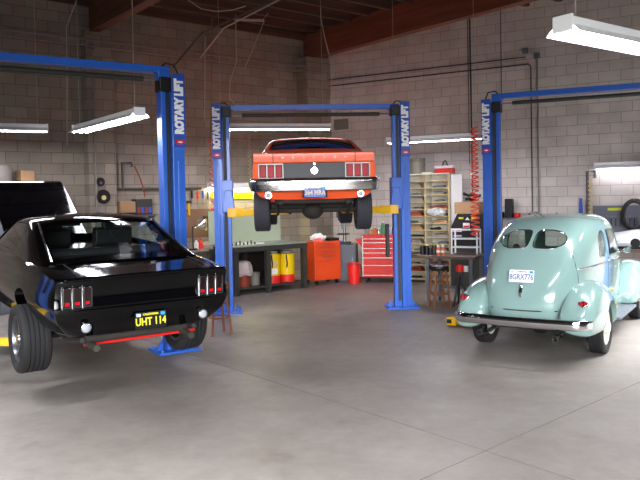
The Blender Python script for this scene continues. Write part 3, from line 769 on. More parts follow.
# ------------------------------------------------------------------ lifts
def lift(label, loc, rz, carriage, H=3.64, tips=((-.55, -.9), (-.55, .9), (.55, -.9), (.55, .9)), grp='two-post lifts'):
    t = thing('two_post_lift', label, 'car lift', loc, rz, grp)
    S = 1.52
    for s in (-1, 1):
        c = MB()
        c.box((s*(S+.08), 0, 1.75), (.16, .21, 3.5)); c.box((s*(S-.095), .02, 1.72), (.06, .17, 3.44)); c.box((s*(S-.03), .05, 1.72), (.1, .10, 3.44))
        for y in (-.105, .105): c.box((s*(S+.085), y*1.02, 1.25), (.05, .012, 2.4))
        o = c.build('column', M['blue'], t, bevel=.008)
        MB().box((s*(S-.04), -.01, 1.72), (.055, .05, 3.2)).build('lift_rail', M['darkgrey'], o)
        b = MB(); b.box((s*S, 0, .012), (.56, .44, .024))
        for x in (-.23, .23):
            for y in (-.17, .17): b.cyl((s*S+x, y, .02), (s*S+x, y, .06), .018, n=6)
        for x in (-.19, .19): b.prism([(s*S+x*.9, .02), (s*S+x*1.35, .02), (s*S+x*.9, .16)], 'y', -.02, .02)
        b.build('base_plate', M['blue'], t)
        g = MB().prism(rounded([(s*(S+.085)-.082, 2.62), (s*(S+.085)+.082, 2.62), (s*(S+.085)+.082, 3.56), (s*(S+.085)-.082, 3.56)], .012), 'y', -.11, -.14).build('sign_panel', M['signblue'], t, bevel=.004)
        tx = text('ROTARY LIFT', .148, M['white'], g, Matrix.Translation((s*(S+.085), -.143, 3.14)) @ UP @ Matrix.Rotation(R(90), 4, 'Z'), bold=.012, sx=.785)
        q = MB().prism([(s*(S+.085)+0.070*math.cos(2*PI*k/20), 2.69+.036*math.sin(2*PI*k/20)) for k in range(20)], 'y', -.138, -.144).build('logo', M['signred'], g)
        MB().prism([(s*(S+.085)+.034*math.cos(2*PI*k/16), 2.688+.010*math.sin(2*PI*k/16)) for k in range(16)], 'y', -.143, -.146).build('logo_mark', M['white'], g)
        MB().box((s*(S-.08), -.02, 3.42), (.15, .20, .18)).build('pulley_box', M['black'], t, bevel=.01)
        MB().box((s*(S-.08), 0, H-.10), (.16, .16, .13)).build('beam_bracket', M['blue'], t, bevel=.012)
        # carriage with its two swing arms
        z = carriage
        k = MB(); k.box((s*(S-.07), -.01, z+.32), (.19, .24, .55)); k.prism([(s*(S-.20), z+.05), (s*(S+.02), z+.05), (s*(S-.03), z+.42), (s*(S-.15), z+.42)], 'y', -.15, -.11)
        k.build('carriage', M['blue'], t, bevel=.01)
        br = MB()
        for zz in (z-.02, z+.11): br.box((s*(S-.20), -.02, zz), (.26, .40, .02))
        for y in (-.21, .17): br.box((s*(S-.20), y, z+.045), (.26, .02, .13))
        br.build('arm_bracket', M['yellow'], t, bevel=.004)
        if s > 0: MB().box((s*(S-.235), .0, max(.35, z-.75)+.25), (.06, .10, .58)).build('lock_cover', M['black'], t, bevel=.012)
        for (tx_, ty) in tips:
            if tx_*s < 0: continue
            p0 = Vector((s*(S-.24), .17 if ty > 0 else -.2, z+.045)); p1 = Vector((tx_, ty, z+.045)); pm = p0.lerp(p1, .58)
            a = MB(); a.bar(p0, pm, .13, .11); a.bar(p0.lerp(p1, .5), p1, .095, .08)
            ar = a.build('swing_arm', M['yellow'], t, bevel=.006)
            pd = MB(); pd.cyl(p1-Vector((0, 0, .04)), p1+Vector((0, 0, .07)), .035, n=16); pd.cyl(p1+Vector((0, 0, .07)), p1+Vector((0, 0, .10)), .065, n=20); pd.build('lift_pad', M['black'], ar)
    b = MB(); b.box((0, 0, H-.03), (2*S, .14, .085))
    for x in (-1.1, -.5, .1, .7, 1.2): b.cyl((x, -.076, H-.03), (x, -.07, H-.03), .012, n=8)
    b.build('overhead_beam', M['blue'], t, bevel=.006)
    pb = MB().cyl((-1.18, -.02, H-.16), (1.18, -.02, H-.16), .032, n=14).build('padded_bar', M['darkgrey'], t, smooth=True)
    for s in (-1, 1): MB().cyl((s*1.18, -.02, H-.16), (s*1.34, -.02, H-.16), .014, n=10).build('switch_rod', M['steel'], pb)
    MB().tube([(s_, -.05, zz) for s_, zz in ((S-.2, H-.08), (S-.05, H+.06), (S+.06, H+.04), (S+.12, H-.09))], .011, 8).build('hydraulic_hose', M['black'], t, smooth=True)
    MB().tube([(-s_, -.05, zz) for s_, zz in ((S-.2, H-.08), (S-.05, H+.06), (S+.06, H+.04), (S+.12, H-.09))], .011, 8).build('hydraulic_hose', M['black'], t, smooth=True)
    return t
a1 = R(33); c1 = Vector((-1.92, 9.06, 0))-1.52*Vector((math.cos(a1), math.sin(a1), 0))
lift('blue two-post lift holding the black coupe just off the floor', c1, a1, .45, tips=((-.5, -.75), (-.5, .95), (.5, -.75), (.5, .95)))
lift('blue two-post lift holding the orange fastback high up', (-.12, 12.06, 0), R(4), 1.67, H=3.52, tips=((-.42, -.55), (-.42, 1.15), (.42, -.55), (.42, 1.15)))
a3 = R(-24); c3 = Vector((3.0, 12.08, 0))+1.52*Vector((math.cos(a3), math.sin(a3), 0))
lift('blue two-post lift standing beyond the green sedan with lowered arms', c3, a3, .12, tips=((-.62, -1.0), (-.85, .9), (.7, 1.0), (.85, 1.0)))
p = thing('lift_adapter', 'yellow steel lift adapter on the floor at the green sedan left bumper end', 'lift adapter', (2.02, 10.28, 0), R(-35))
b = MB(); b.box((-.09, 0, .075), (.15, .16, .11)); b.bar((-.03, 0, .07), (.42, .06, .07), .10, .05); b.box((.0, .09, .05), (.3, .03, .08)); b.build('arm', M['yellow'], p, bevel=.006)
MB().box((-.12, -.086, .08), (.07, .012, .06)).build('hole', M['black'], p)

# ------------------------------------------------------------------ cars
coupe(); fastback(); sedan()

# ------------------------------------------------------------------ fluorescent fixtures
def fixture(label, a, b, z, hang=True, w=.26, tm='tube'):
    a, b = Vector((*a, 0)), Vector((*b, 0)); d = (b-a); L = d.length
    t = thing('fluorescent_light', label, 'ceiling light', ((a+b)/2).to_tuple()[:2]+(z,), math.atan2(d.y, d.x), 'fluorescent fixtures')
    h = MB(); h.box((0, 0, .055), (L, .11, .06))
    h.build('housing', M['white'], t, bevel=.006)
    r = MB(); r.sheet([[(x, -w/2, -.034), (x, -w*.38, .002), (x, -.05, .03), (x, .05, .03), (x, w*.38, .002), (x, w/2, -.034)] for x in (-L/2, L/2)])
    r.build('reflector', M['white'], t, solid=.006)
    for y in (-.055, .055): MB().cyl((-L/2+.03, y, -.012), (L/2-.03, y, -.012), .021, n=12).build('tube', M[tm], t)
    for s in (-1, 1):
        MB().box((s*(L/2-.006), 0, .035), (.02, .15, .11)).build('end_bracket', M['white'], t)
        if hang: MB().tube([(s*(L/2-.15), 0, .08), (s*(L/2-.15), 0, CEIL-z-.02)], .004, 5).build('hanging_wire', M['wire'], t)
    return t
fixture('fluorescent fixture slanting away over the black coupe, nearest end bright', (-2.27, 8.95), (-3.75, 10.9), 3.05)
fixture('fluorescent fixture seen edge-on at the far left near the wall', (-6.55, 10.36), (-4.35, 11.3), 3.12)
fixture('fluorescent fixture behind the raised orange fastback', (-2.0, 13.35), (.24, 13.79), 3.3)
fixture('fluorescent fixture spanning between the middle and right lift columns', (1.35, 13.75), (3.05, 13.0), 3.0)
fixture('large bright fluorescent fixture at the upper right near the camera', (1.66, 4.75), (3.6, 6.16), 3.05)
p, q = WR(6.5, .12), WR(8.7, .12)
fixture('small fluorescent fixture on the right wall above the tool board', p.to_2d(), q.to_2d(), 2.44, hang=False, w=.18, tm='dimtube')
p, q = WL(-3.15, .12), WL(-1.8, .12)
fixture('short fluorescent work light over the bench at the left wall', p.to_2d(), q.to_2d(), 2.22, hang=False, w=.2, tm='warmtube')

# ------------------------------------------------------------------ wall services
def tube_thing(name, label, cat, pts, r, m, group=None, n=8):
    o = MB().tube(pts, r, n).build(name, M[m], None, smooth=True); return tag(o, label, cat, group)
def sag(p, q, d, n=14):
    p, q = Vector(p), Vector(q); return [p.lerp(q, k/n)-Vector((0, 0, d*4*(k/n)*(1-k/n))) for k in range(n+1)]
tube_thing('conduit', 'upper grey conduit running along the left block wall', 'conduit', [WL(-14, .27, 5.04), WL(-.1, .43, 5.04)], .018, 'conduit', 'wall conduits')
tube_thing('conduit', 'lower grey conduit running along the left block wall', 'conduit', [WL(-14, .28, 4.93), WL(-.1, .44, 4.92)], .014, 'conduit', 'wall conduits')
tube_thing('conduit', 'upper of the two conduits along the right block wall', 'conduit', [WR(.3, .04, 4.80), WR(5.14, .04, 4.80)], .014, 'pipe', 'wall conduits')
tube_thing('conduit', 'lower conduit along the right wall turning down to the floor items', 'conduit', [WR(.4, .04, 4.65), WR(5.2, .04, 4.65), WR(5.25, .04, 4.6), WR(5.25, .04, 1.5)], .014, 'pipe', 'wall conduits')
tube_thing('conduit', 'right of the two vertical conduits on the right wall', 'conduit', [WR(5.38, .04, 4.78), WR(5.38, .04, 1.5)], .018, 'conduit', 'wall conduits')
tube_thing('conduit', 'vertical conduit down the left pilaster', 'conduit', [WL(-5.72, .27, 4.9), WL(-5.72, .27, 1.2)], .02, 'conduit', 'wall conduits')
tube_thing('conduit', 'dark bare conduit sweeping up from the left wall to the roof', 'conduit', [WL(-3.95, .15, 4.75), (-2.1, 13.0, 5.02), (-.6, 12.0, 5.36), (.15, 11.44, 5.82)], .022, 'pipe', 'wall conduits')
tube_thing('conduit', 'pale bare conduit just under the dark sweeping one', 'conduit', [WL(-3.3, .15, 5.0), (-1.7, 13.0, 5.1), (-.4, 12.0, 5.42), (.25, 11.54, 5.82)], .014, 'wire', 'wall conduits')
tube_thing('rod', 'pale rod hanging down the left wall between the lifts', 'rod', [WL(-3.13, .1, 5.5), WL(-3.2, .1, 3.65)], .014, 'wire')
for (p, l) in ((WL(-5.75, .27, 4.93), 'round junction box on the left pilaster'), (WR(5.14, .05, 4.93), 'left junction box at the top of the vertical conduits'), (WR(5.38, .05, 4.80), 'right junction box at the top of the vertical conduits')):
    o = MB().box((0, 0, 0), (.11, .08, .11)).build('junction_box', M['greypaint'], None, bevel=.012, loc=p, rz=AL if 'left pil' in l else AR); tag(o, l, 'junction box', 'junction boxes')
o = MB().box((0, 0, 0), (.38, .05, .25)).build('vent_cover', M['ventgrey'], None, loc=WR(.72, .03, 3.70), rz=AR, bevel=.01); tag(o, 'dark square vent cover near the corner on the right wall', 'vent')
tube_thing('drop_cord', 'tan cord dropping from the roof beside the left column of the middle lift', 'cord', [WL(-3.1, .35, CEIL-.25), WL(-3.19, .33, 3.25), WL(-3.2, .33, 2.9)], .012, 'orangecord', 'hanging cords')
tube_thing('drop_cord', 'pale cord curving down from the roof in front of the corner', 'cord', [Vector(q) for q in ((.10, 14.6, 5.86), (.10, 14.6, 5.65), (.17, 14.6, 5.25), (.25, 14.6, 4.91), (.31, 14.6, 4.5), (.27, 14.6, 4.0), (.22, 14.6, 3.7))], .010, 'wire', 'hanging cords')
tube_thing('drop_cord', 'pale cord looping down behind the beam of the middle lift', 'cord', [Vector(q) for q in ((-1.71, 15, 5.86), (-1.71, 15, 4.88), (-1.86, 15, 4.45), (-1.88, 15, 4.09), (-1.76, 15, 3.96), (-1.5, 15, 3.9))], .010, 'wire', 'hanging cords')
tube_thing('drop_cord', 'straight pale cord slanting down beside the looping cord', 'cord', [(-1.09, 14.9, 5.70), (-1.55, 15.0, 4.7)], .008, 'wire', 'hanging cords')
tube_thing('drop_cord', 'pale cable swagged under the roof joists', 'cord', [Vector(q) for q in ((-2.6, 12, 5.86), (-2.19, 12, 5.36), (-1.95, 12, 5.19), (-1.7, 12, 5.14), (-1.41, 12, 5.16), (-1.2, 12.1, 5.25))], .010, 'wire', 'hanging cords')
tube_thing('drop_cord', 'thin pale cable drooping beside the left roof beam', 'cord', [Vector(q) for q in ((-3.7, 12.6, 5.85), (-4.25, 12.6, 5.6), (-4.5, 12.7, 5.1), (-4.55, 12.8, 4.3), (-4.62, 12.9, 3.0))], .008, 'wire', 'hanging cords')
o = MB().bar((-1.74, 15.0, 5.76), (-1.10, 14.9, 5.70), .05, .05).build('bare_lamp_strip', M['wire'], None, bevel=.01); tag(o, 'short pale strip hung under the joists from two cords', 'light strip')
tube_thing('strip_cord', 'cord holding up the short pale strip', 'cord', [(-1.12, 14.9, 5.73), (-1.0, 14.9, 5.86)], .006, 'wire')
tube_thing('drop_cord', 'black cord dropping down the right wall left of the right lift', 'cord', [WR(4.05, .35, CEIL-.25), WR(4.06, .35, 2.95)], .016, 'hoseblack', 'hanging cords')
tube_thing('drop_cord', 'thin dark cord close beside the black cord on the right wall', 'cord', [WR(3.93, .12, CEIL-.25), WR(3.93, .12, 2.6)], .010, 'pipe', 'hanging cords')
tube_thing('drop_cord', 'dark cord ending above the right lift beam', 'cord', [WR(4.65, .12, CEIL-.25), WR(4.65, .12, 3.9)], .010, 'pipe', 'hanging cords')
def coil(label, p, z0, z1, r, turns, m, thick=.008, r2=None):
    pts = []; n = int(turns*9)
    for k in range(n+1):
        f = k/n; a = 2*PI*turns*f; rr = r+(r2-r)*f if r2 else r
        pts.append((p[0]+rr*math.cos(a), p[1]+rr*math.sin(a), z0+(z1-z0)*f))
    return tube_thing('coiled_hose', label, 'air hose', pts, thick, m, 'coiled air hoses', 6)
coil('thin orange coiled air hose hanging beside the left column of the middle lift', WL(-3.22, .4), 3.25, 1.14, .055, 16, 'hosered', .010)
coil('thick orange-red coiled air hose hanging left of the right lift', (2.56, 11.55, 0), 3.05, 1.25, .05, 24, 'hosered', .012, .07)
coil('small yellow coiled hose on the wall behind the left lift column', WL(-2.12, .2), 3.4, 2.3, .03, 12, 'plategold', .006)
# pipe with valves on the left wall
t = thing('air_pipe', 'dark air pipe with raised elbow along the left wall', 'pipe', WL(-5.27, .08, 2.19), AL)
MB().tube([(0, 0, -.2), (0, 0, 0), (1.95, 0, .0)], .028, 10).build('main_run', M['pipe'], t)
MB().tube([(.17, 0, .0), (.17, 0, .53), (.37, 0, .53), (.37, 0, .45)], .026, 10).build('riser', M['pipe'], t)
tube_thing('hose_drop', 'red hose hanging on the left wall pipe', 'air hose', [WL(-4.85, .1, 2.66), WL(-4.75, .14, 2.4), WL(-4.68, .14, 2.2), WL(-4.67, .16, 2.02)], .014, 'rustred')
t = thing('air_pipe', 'dark pipe post wound with yellow hose on the right wall', 'pipe', WR(6.36, .08, 0), AR)
MB().tube([(0, 0, 1.1), (0, 0, 2.36), (.14, 0, 2.36), (.14, 0, 2.22)], .03, 10).build('riser', M['pipe'], t)
MB().tube([(.055+.04*math.cos(k*.9), -.02+.04*math.sin(k*.9), 2.2-.0125*k) for k in range(70)], .009, 5).build('yellow_hose', M['plategold'], t, smooth=True)
for (p, r, l) in ((WL(-5.64, .27, 2.33), .085, 'small black disc on the left pilaster, upper one'), (WL(-5.59, .27, 2.04), .14, 'round black wall disc with gold centre on the left pilaster')):
    t = thing('wall_disc', l, 'wall disc', p, AL, 'discs on the left pilaster')
    MB().cyl((0, .02, 0), (0, -.03, 0), r, n=28).build('disc', M['black'], t, bevel=.008)
    MB().cyl((0, -.03, -.02), (0, -.04, -.02), r*.33, n=16).build('centre', M['plategold'] if r > .1 else M['greypaint'], t)

# ------------------------------------------------------------------ left wall furniture
def carton(label, p, rz, d, m='cardboard', group=None):
    t = thing('cardboard_box', label, 'box', p, rz, group)
    MB().box((0, 0, d[2]/2), d).build('carton', M[m], t, bevel=.004)
    MB().box((0, 0, d[2]+.001), (d[0]*.98, .05, .004)).build('tape', M['woodpale'], t)
    return t
t = thing('storage_cabinet', 'tall dark storage cabinet against the far left wall behind the open hood', 'cabinet', WL(-7.3, .32, 0), AL)
MB().box((0, 0, 1.14), (1.5, .5, 2.28)).build('carcass', M['greypaint'], t, bevel=.01)
for s in (-1, 1): d = MB().box((s*.37, -.26, 1.15), (.72, .02, 2.2)).build('door', M['greypaint'], t, bevel=.005); MB().box((s*.06, -.285, 1.2), (.02, .03, .2)).build('handle', M['steel'], d)
carton('cardboard box on top of the cabinet beyond the open hood', WL(-7.06, .35, 2.28), AL, (.24, .3, .25))
t = thing('trash_can', 'grey domed bin on the cabinet at the left edge', 'bin', WL(-7.52, .36, 2.28), AL)
MB().lathe([(0, 0), (.2, 0), (.22, .2), (.225, .24), (.0, .24)], 28).build('body', M['bucketgrey'], t, smooth=True)
MB().lathe([(.235, .23), (.235, .26), (.20, .34), (.1, .39), (0, .4)], 28).build('lid', M['bucketgrey'], t, smooth=True)
t = thing('wall_shelf', 'small black shelf on the left wall under the pipe', 'shelf', WL(-5.12, .16, 1.58), AL)
MB().box((0, 0, .06), (.42, .3, .12)).build('bracket', M['black'], t); MB().box((0, 0, .125), (.46, .32, .015)).build('board', M['black'], t)
carton('cardboard box on the small black wall shelf', WL(-5.09, .16, 1.715), AL, (.32, .24, .22))
t = thing('parts_case', 'dark red and blue parts case on the left wall beside the black shelf', 'case', WL(-4.73, .15, 1.66), AL)
MB().box((0, 0, .16), (.36, .22, .32)).build('case', M['darkgrey'], t, bevel=.01)
for k in range(4): MB().box((-.12+.08*k, -.116, .1), (.06, .012, .12)).build('bin_front', M['bluepl' if k % 2 else 'rustred'], t)
t = thing('wall_shelf', 'plain steel shelf under the parts case on the left wall', 'shelf', WL(-4.73, .15, 1.645), AL)
MB().box((0, 0, 0), (.5, .28, .02)).build('board', M['greypaint'], t)
for s in (-1, 1): MB().prism([(-.14, -.01), (.14, -.01), (.14, -.16)], 'x', s*.2-.01, s*.2+.01).build('bracket', M['greypaint'], t)
# pegboard and tools
t = thing('pegboard', 'brown pegboard on the left wall between the lift columns', 'pegboard', WL(-3.3, .03, 1.12), AL)
MB().box((0, 0, .31), (.9, .03, .62)).build('board', M['pegbrown'], t)
for k, (tt, z, m, l) in enumerate(((-3.52, 1.98, 'black', 'black handled tool'), (-3.38, 1.96, 'hosered', 'red handled tool'), (-3.25, 1.98, 'bluepl', 'blue handled tool'), (-3.12, 1.95, 'greypaint', 'grey handled tool'))):
    o = thing('hand_tool', l+' hanging on the wall above the brown pegboard', 'hand tool', WL(tt, .04, z), AL, 'tools above the pegboard')
    MB().cyl((0, 0, .0), (0, 0, .16), .028, .022, 12).build('handle', M[m], o, smooth=True); MB().cyl((0, 0, 0), (0, 0, -.16), .012, n=8).build('shaft', M['steel'], o)
for tt, z, m, l in ((-3.22, 1.28, 'plategold', 'yellow handled chisel'), (-3.06, 1.30, 'woodpale', 'wooden mallet handle'), (-3.62, 1.62, 'yellow', 'small yellow tool')):
    o = thing('hand_tool', l+' hung on the brown pegboard', 'hand tool', WL(tt, .08, z), AL, 'tools on the pegboard')
    MB().box((0, 0, .12), (.045, .03, .26)).build('handle', M[m], o, bevel=.008); MB().box((0, 0, .28), (.11, .05, .06)).build('head', M['darkgrey'], o, bevel=.008)
o = MB().box((0, 0, 0), (1.1, .02, .14)).build('yellow_board', M['drumyellow'], None, loc=WL(-2.5, .02, 2.02), rz=AL); tag(o, 'yellow board on the wall under the bench work light', 'board')
t = thing('side_bench', 'pale topped side bench against the left wall', 'workbench', WL(-3.75, .36, 0), AL)
MB().box((0, 0, .88), (1.7, .62, .05)).build('top', M['galv'], t)
for x in (-.8, .8):
    for y in (-.26, .26): MB().box((x, y, .43), (.06, .06, .86)).build('leg', M['darkgrey'], t)
t = thing('clamp_lamp', 'silver cone work lamp on a stand beside the left lift column', 'lamp', WL(-3.83, .6, 0), AL)
MB().tube([(0, 0, .905), (0, 0, 1.38), (.06, -.05, 1.42)], .014, 8).build('stand', M['black'], t)
q = MB().lathe([(.03, 0), (.04, .06), (.13, .22), (.125, .22), (.035, .06)], 24, Matrix.Translation((.05, -.04, 1.38)) @ Matrix.Rotation(R(75), 4, 'Y') @ Matrix.Rotation(R(-25), 4, 'X')).build('reflector', M['silver'], t, smooth=True)
MB().cyl((0, 0, .905), (0, 0, .93), .09, n=20).build('base', M['black'], t)
t = thing('rag_heap', 'heap of white rags on the side bench between the lift columns', 'rags', WL(-3.25, .4, .905), AL)
g = MB(); g.ball((0, 0, .05), .22, (1.3, .9, .5), 14); g.ball((.12, -.06, .1), .14, (1.2, 1, .8), 12); g.bm.normal_update()
for v in g.bm.verts: v.co += Vector((random.uniform(-.02, .02), random.uniform(-.02, .02), random.uniform(-.015, .02))); v.co.z = max(0, v.co.z)
g.build('cloth', M['cloth'], t, smooth=True)
for (x, m, l) in ((-3.70, 'white', 'white bottle with red cap on the side bench'), (-3.60, 'redplastic', 'small red bottle on the side bench')):
    t = thing('bottle', l, 'bottle', WL(x, .5, .905), 0)
    MB().lathe([(0, 0), (.05, 0), (.05, .13), (.02, .17), (.02, .19), (0, .19)], 18).build('body', M[m], t, smooth=True); MB().cyl((0, 0, .19), (0, 0, .22), .023, n=14).build('cap', M['red'], t)

# long workbench
B0 = WL(-3.52, 1.70)
t = thing('workbench', 'long steel topped workbench along the left wall under the orange car', 'workbench', B0, AL)
BL = 1.84
MB().box((BL/2, .5, .985), (BL, 1.0, .03)).build('worktop', M['galv'], t, bevel=.005)
f = MB(); f.box((BL/2, .03, .92), (BL, .05, .10)); f.box((BL/2, .5, .92), (BL-.1, .8, .08)); f.build('apron', M['darkgrey'], t)
for x in (.06, .84, BL-.06):
    for y in (.06, .94): MB().box((x, y, .45), (.10, .10, .90)).build('leg', M['darkgrey'], t)
MB().box((BL/2, .5, .13), (BL-.05, .9, .04)).build('lower_shelf', M['darkgrey'], t)
MB().box((BL/2, .97, .5), (BL-.1, .02, .8)).build('back_board', M['black'], t)
MB().box((BL/2, .985, 1.35), (BL, .02, .70)).build('splash_panel', M['panel'], t)
def bl(x, y, z): return B0+UL*x-NL*y+Vector((0, 0, z))
def bucket(label, p, r, h, m, group=None, band=None):
    t = thing('bucket', label, 'bucket', p, 0, group)
    MB().lathe([(0, 0), (r*.88, 0), (r, h*.96), (r*1.04, h*.96), (r*1.04, h), (r*.96, h), (r*.86, .02), (0, .02)], 28).build('body', M[m], t, smooth=30)
    MB().tube([(r*1.03*math.cos(a), r*1.03*math.sin(a), h*.9-.25*r*math.sin((a+.3)/1.0)) for a in [PI*1.0+PI*k/16 for k in range(17)]], .006, 6).build('handle', M['steel'], t)
    return t
ZS = .15
carton('cardboard box on the lower bench shelf at its left end', bl(.13, .3, ZS), AL, (.11, .3, .34))
bucket('rust red bucket under a pale cloth on the lower bench shelf', bl(.38, .28, ZS), .15, .36, 'rustred')
t = thing('cloth', 'pale pinkish cloth draped over the rust red bucket', 'cloth', bl(.38, .28, ZS+.365), 0)
rows = []
for f_, z in ((0, .16), (.5, .155), (.85, .13), (1.05, .05), (1.12, -.05), (1.17, -.14)):
    rows.append([((.16*f_)*(1+(.08*math.sin(5*a)+.05*math.cos(9*a))*min(1, f_*f_*.8))*math.cos(a), (.16*f_)*(1+(.08*math.sin(5*a)+.05*math.cos(9*a))*min(1, f_*f_*.8))*math.sin(a), z+(.02*math.sin(4*a) if f_ > 1.1 else 0)) for a in [2*PI*k/40 for k in range(41)]])
MB().sheet(rows).build('drape', M['cloth'], t, smooth=True, solid=.006)
bucket('pale grey bucket beside the cloth covered bucket, lower of two nested', bl(.675, .30, ZS), .105, .24, 'bucketgrey', 'grey bench buckets')
bucket('upper grey bucket nested in another on the bench shelf', bl(.675, .30, ZS+.02), .10, .24, 'bucketgrey', 'grey bench buckets')
def drum(label, p, h):
    t = thing('oil_drum', label, 'drum', p, AL, 'yellow and red drums under the bench')
    r = .165
    MB().lathe([(0, 0), (r, 0), (r+.006, .01), (r, .02), (r, h*.27)], 32).build('red_base', M['redplastic'], t, smooth=30)
    MB().lathe([(r, h*.27), (r, h*.52), (r+.006, h*.535), (r, h*.55), (r, h*.80), (r+.006, h*.81), (r, h*.82), (r, h-.01), (r+.006, h), (0, h)], 32).build('yellow_body', M['drumyellow'], t, smooth=30)
    MB().cyl((0, 0, h), (0, 0, h+.06), r*.75, n=24).build('lid', M['bucketgrey'], t, bevel=.01)
    MB().tube([(-.1, -.14, h*.55), (-.13, -.2, h*.68), (-.12, -.16, h*.9), (-.05, -.06, h+.05)], .014, 8).build('hose', M['black'], t, smooth=True)
    return t
d1 = drum('left yellow drum with red base and pale label under the bench', bl(1.12, .30, ZS), .62)
MB().box((-.05, -.163, .26), (.14, .012, .12)).build('label_patch', M['platewhite'], d1)
MB().cyl((-.03, -.166, .42), (-.03, -.172, .42), .06, n=24).build('round_logo', M['plategold'], d1)
d2 = drum('right yellow drum with red base and dark hose under the bench', bl(1.50, .30, ZS), .60)
t = thing('tray', 'white paper tray lying on the long workbench', 'tray', bl(.6, .45, 1.0), AL)
MB().box((0, 0, .012), (.6, .4, .024)).build('sheet', M['white'], t)
for k in range(7):
    o = MB().cyl((0, 0, 0), (0, 0, .05+.02*(k % 3)), .014, n=8).build('loose_bolt', M['darkgrey'], None, loc=bl(.1+.09*k, .22, 1.0)); tag(o, 'small dark bolt standing on the long workbench', 'bolt', 'bolts on the bench')

# orange cabinet
t = thing('tool_cabinet', 'orange rolling tool cabinet at the right end of the long workbench', 'tool cabinet', (-.14, 15.38, 0), R(33))
W_, D_, H_ = .70, .5, .96
MB().box((W_/2, D_/2, .10+(H_-.1)/2), (W_, D_, H_-.1)).build('carcass', M['orangecab'], t, bevel=.01)
zz = H_-.03
for h in (.085, .085, .085, .14):
    d = MB().box((W_/2, -.008, zz-h/2), (W_-.06, .018, h-.012)).build('drawer', M['orangecab'], t, bevel=.004)
    MB().box((W_/2, -.024, zz-h*.3), (W_*.5, .018, .014)).build('handle', M['steel'], d); zz -= h
d = MB().box((W_/2, -.008, (zz+.14)/2+.0), (W_-.06, .018, zz-.16)).build('door', M['orangecab'], t, bevel=.004); MB().cyl((W_/2, -.015, zz-.04), (W_/2, -.03, zz-.04), .018, n=12).build('lock', M['steel'], d)
for x in (.07, W_-.07):
    for y in (.07, D_-.07): MB().cyl((x-.02, y, .05), (x+.02, y, .05), .05, n=16).build('caster', M['black'], t)
t = thing('plastic_bag', 'crumpled white and red plastic bag on the orange cabinet', 'bag', (-.06, 15.70, H_), 0)
g = MB(); g.ball((0, 0, .07), .15, (1.2, 1, .55), 16)
for v in g.bm.verts: v.co += Vector((random.uniform(-.03, .03), random.uniform(-.03, .03), random.uniform(-.02, .04))); v.co.z = max(.0, v.co.z)
g.build('film', M['white'], t); MB().prism(rounded([(-.1, 0), (.12, 0), (.06, .09), (-.06, .06)], .02), 'y', -.2, -.16).build('print', M['hosered'], t)
t = thing('tool_tray', 'dark tool tray on the right of the orange cabinet top', 'tray', (.24, 15.88, H_), R(33)); MB().box((0, 0, .03), (.26, .3, .06)).build('tray', M['black'], t, bevel=.01)

# grey cabinet with the drill press
t = thing('steel_cabinet', 'plain grey steel cabinet in the corner between orange cabinet and red chest', 'cabinet', (.60, 16.35, 0), R(-10))
MB().box((0, 0, .42), (.50, .45, .84)).build('carcass', M['greypaint'], t, bevel=.01); d = MB().box((0, -.235, .43), (.44, .02, .74)).build('door', M['greypaint'], t); MB().box((.17, -.25, .5), (.02, .02, .1)).build('handle', M['steel'], d)
t = thing('drill_press', 'dark bench drill press on the grey cabinet in the corner', 'drill press', (.55, 16.35, .84), R(-10))
MB().box((0, 0, .025), (.28, .4, .05)).build('base', M['darkgrey'], t, bevel=.01); MB().cyl((0, .1, .05), (0, .1, .75), .04, n=16).build('column', M['steel'], t)
MB().box((0, -.03, .66), (.2, .46, .22)).build('head', M['darkgrey'], t, bevel=.03); MB().cyl((0, -.16, .36), (0, -.16, .56), .03, n=14).build('spindle', M['steel'], t); MB().box((0, -.1, .24), (.26, .3, .03)).build('table', M['darkgrey'], t, bevel=.008)
MB().box((-.13, .12, .70), (.1, .18, .18)).build('motor', M['greypaint'], t, bevel=.02)
for k in range(3): MB().tube([(.1, -.08, .6), (.16, -.08+.16*math.cos(2.1*k), .6+.16*math.sin(2.1*k))], .009, 6).build('feed_lever', M['steel'], t)
t = thing('blue_grinder', 'blue rag bundle on the corner grey cabinet', 'rags', (.42, 16.17, .84), 0); g = MB(); g.ball((0, 0, .05), .08, (1.2, 1, .6), 12)
for v in g.bm.verts: v.co += Vector((random.uniform(-.015, .015), random.uniform(-.015, .015), random.uniform(-.01, .02))); v.co.z = max(0, v.co.z)
g.build('cloth', M['bluepl'], t); t.name = 'rag_bundle'

# red chest
t = thing('tool_chest', 'wide red rolling tool chest with bright drawer pulls', 'tool chest', (.94, 15.72, 0), R(-12))
W_, D_, H_ = .76, .48, 1.08
MB().box((W_/2, D_/2, .12+(H_-.12)/2), (W_, D_, H_-.12)).build('carcass', M['redchest'], t, bevel=.008)
zz = H_-.03
for h in (.075, .085, .13, .10, .11, .17, .22):
    d = MB().box((W_/2, -.008, zz-h/2), (W_-.03, .018, h-.008)).build('drawer', M['redchest'], t, bevel=.004)
    MB().box((W_/2, -.022, zz-h+.012), (W_-.04, .018, .016)).build('pull', M['silver'], d); zz -= h
MB().box((.006, -.012, .6), (.022, .02, .92)).build('corner_strip', M['silver'], t)
MB().prism([(0, .98), (-.18, .98), (0, .78)], 'y', .05, .35).build('side_shelf', M['redchest'], t, bevel=.006)
for x in (.08, W_-.08):
    for y in (.07, D_-.07): MB().cyl((x-.02, y, .06), (x+.02, y, .06), .06, n=16).build('caster', M['black'], t)
MB().box((W_/2, .02, .13), (W_-.02, .02, .03)).build('bottom_rail', M['black'], t)
ca, sa = math.cos(R(-12)), math.sin(R(-12))
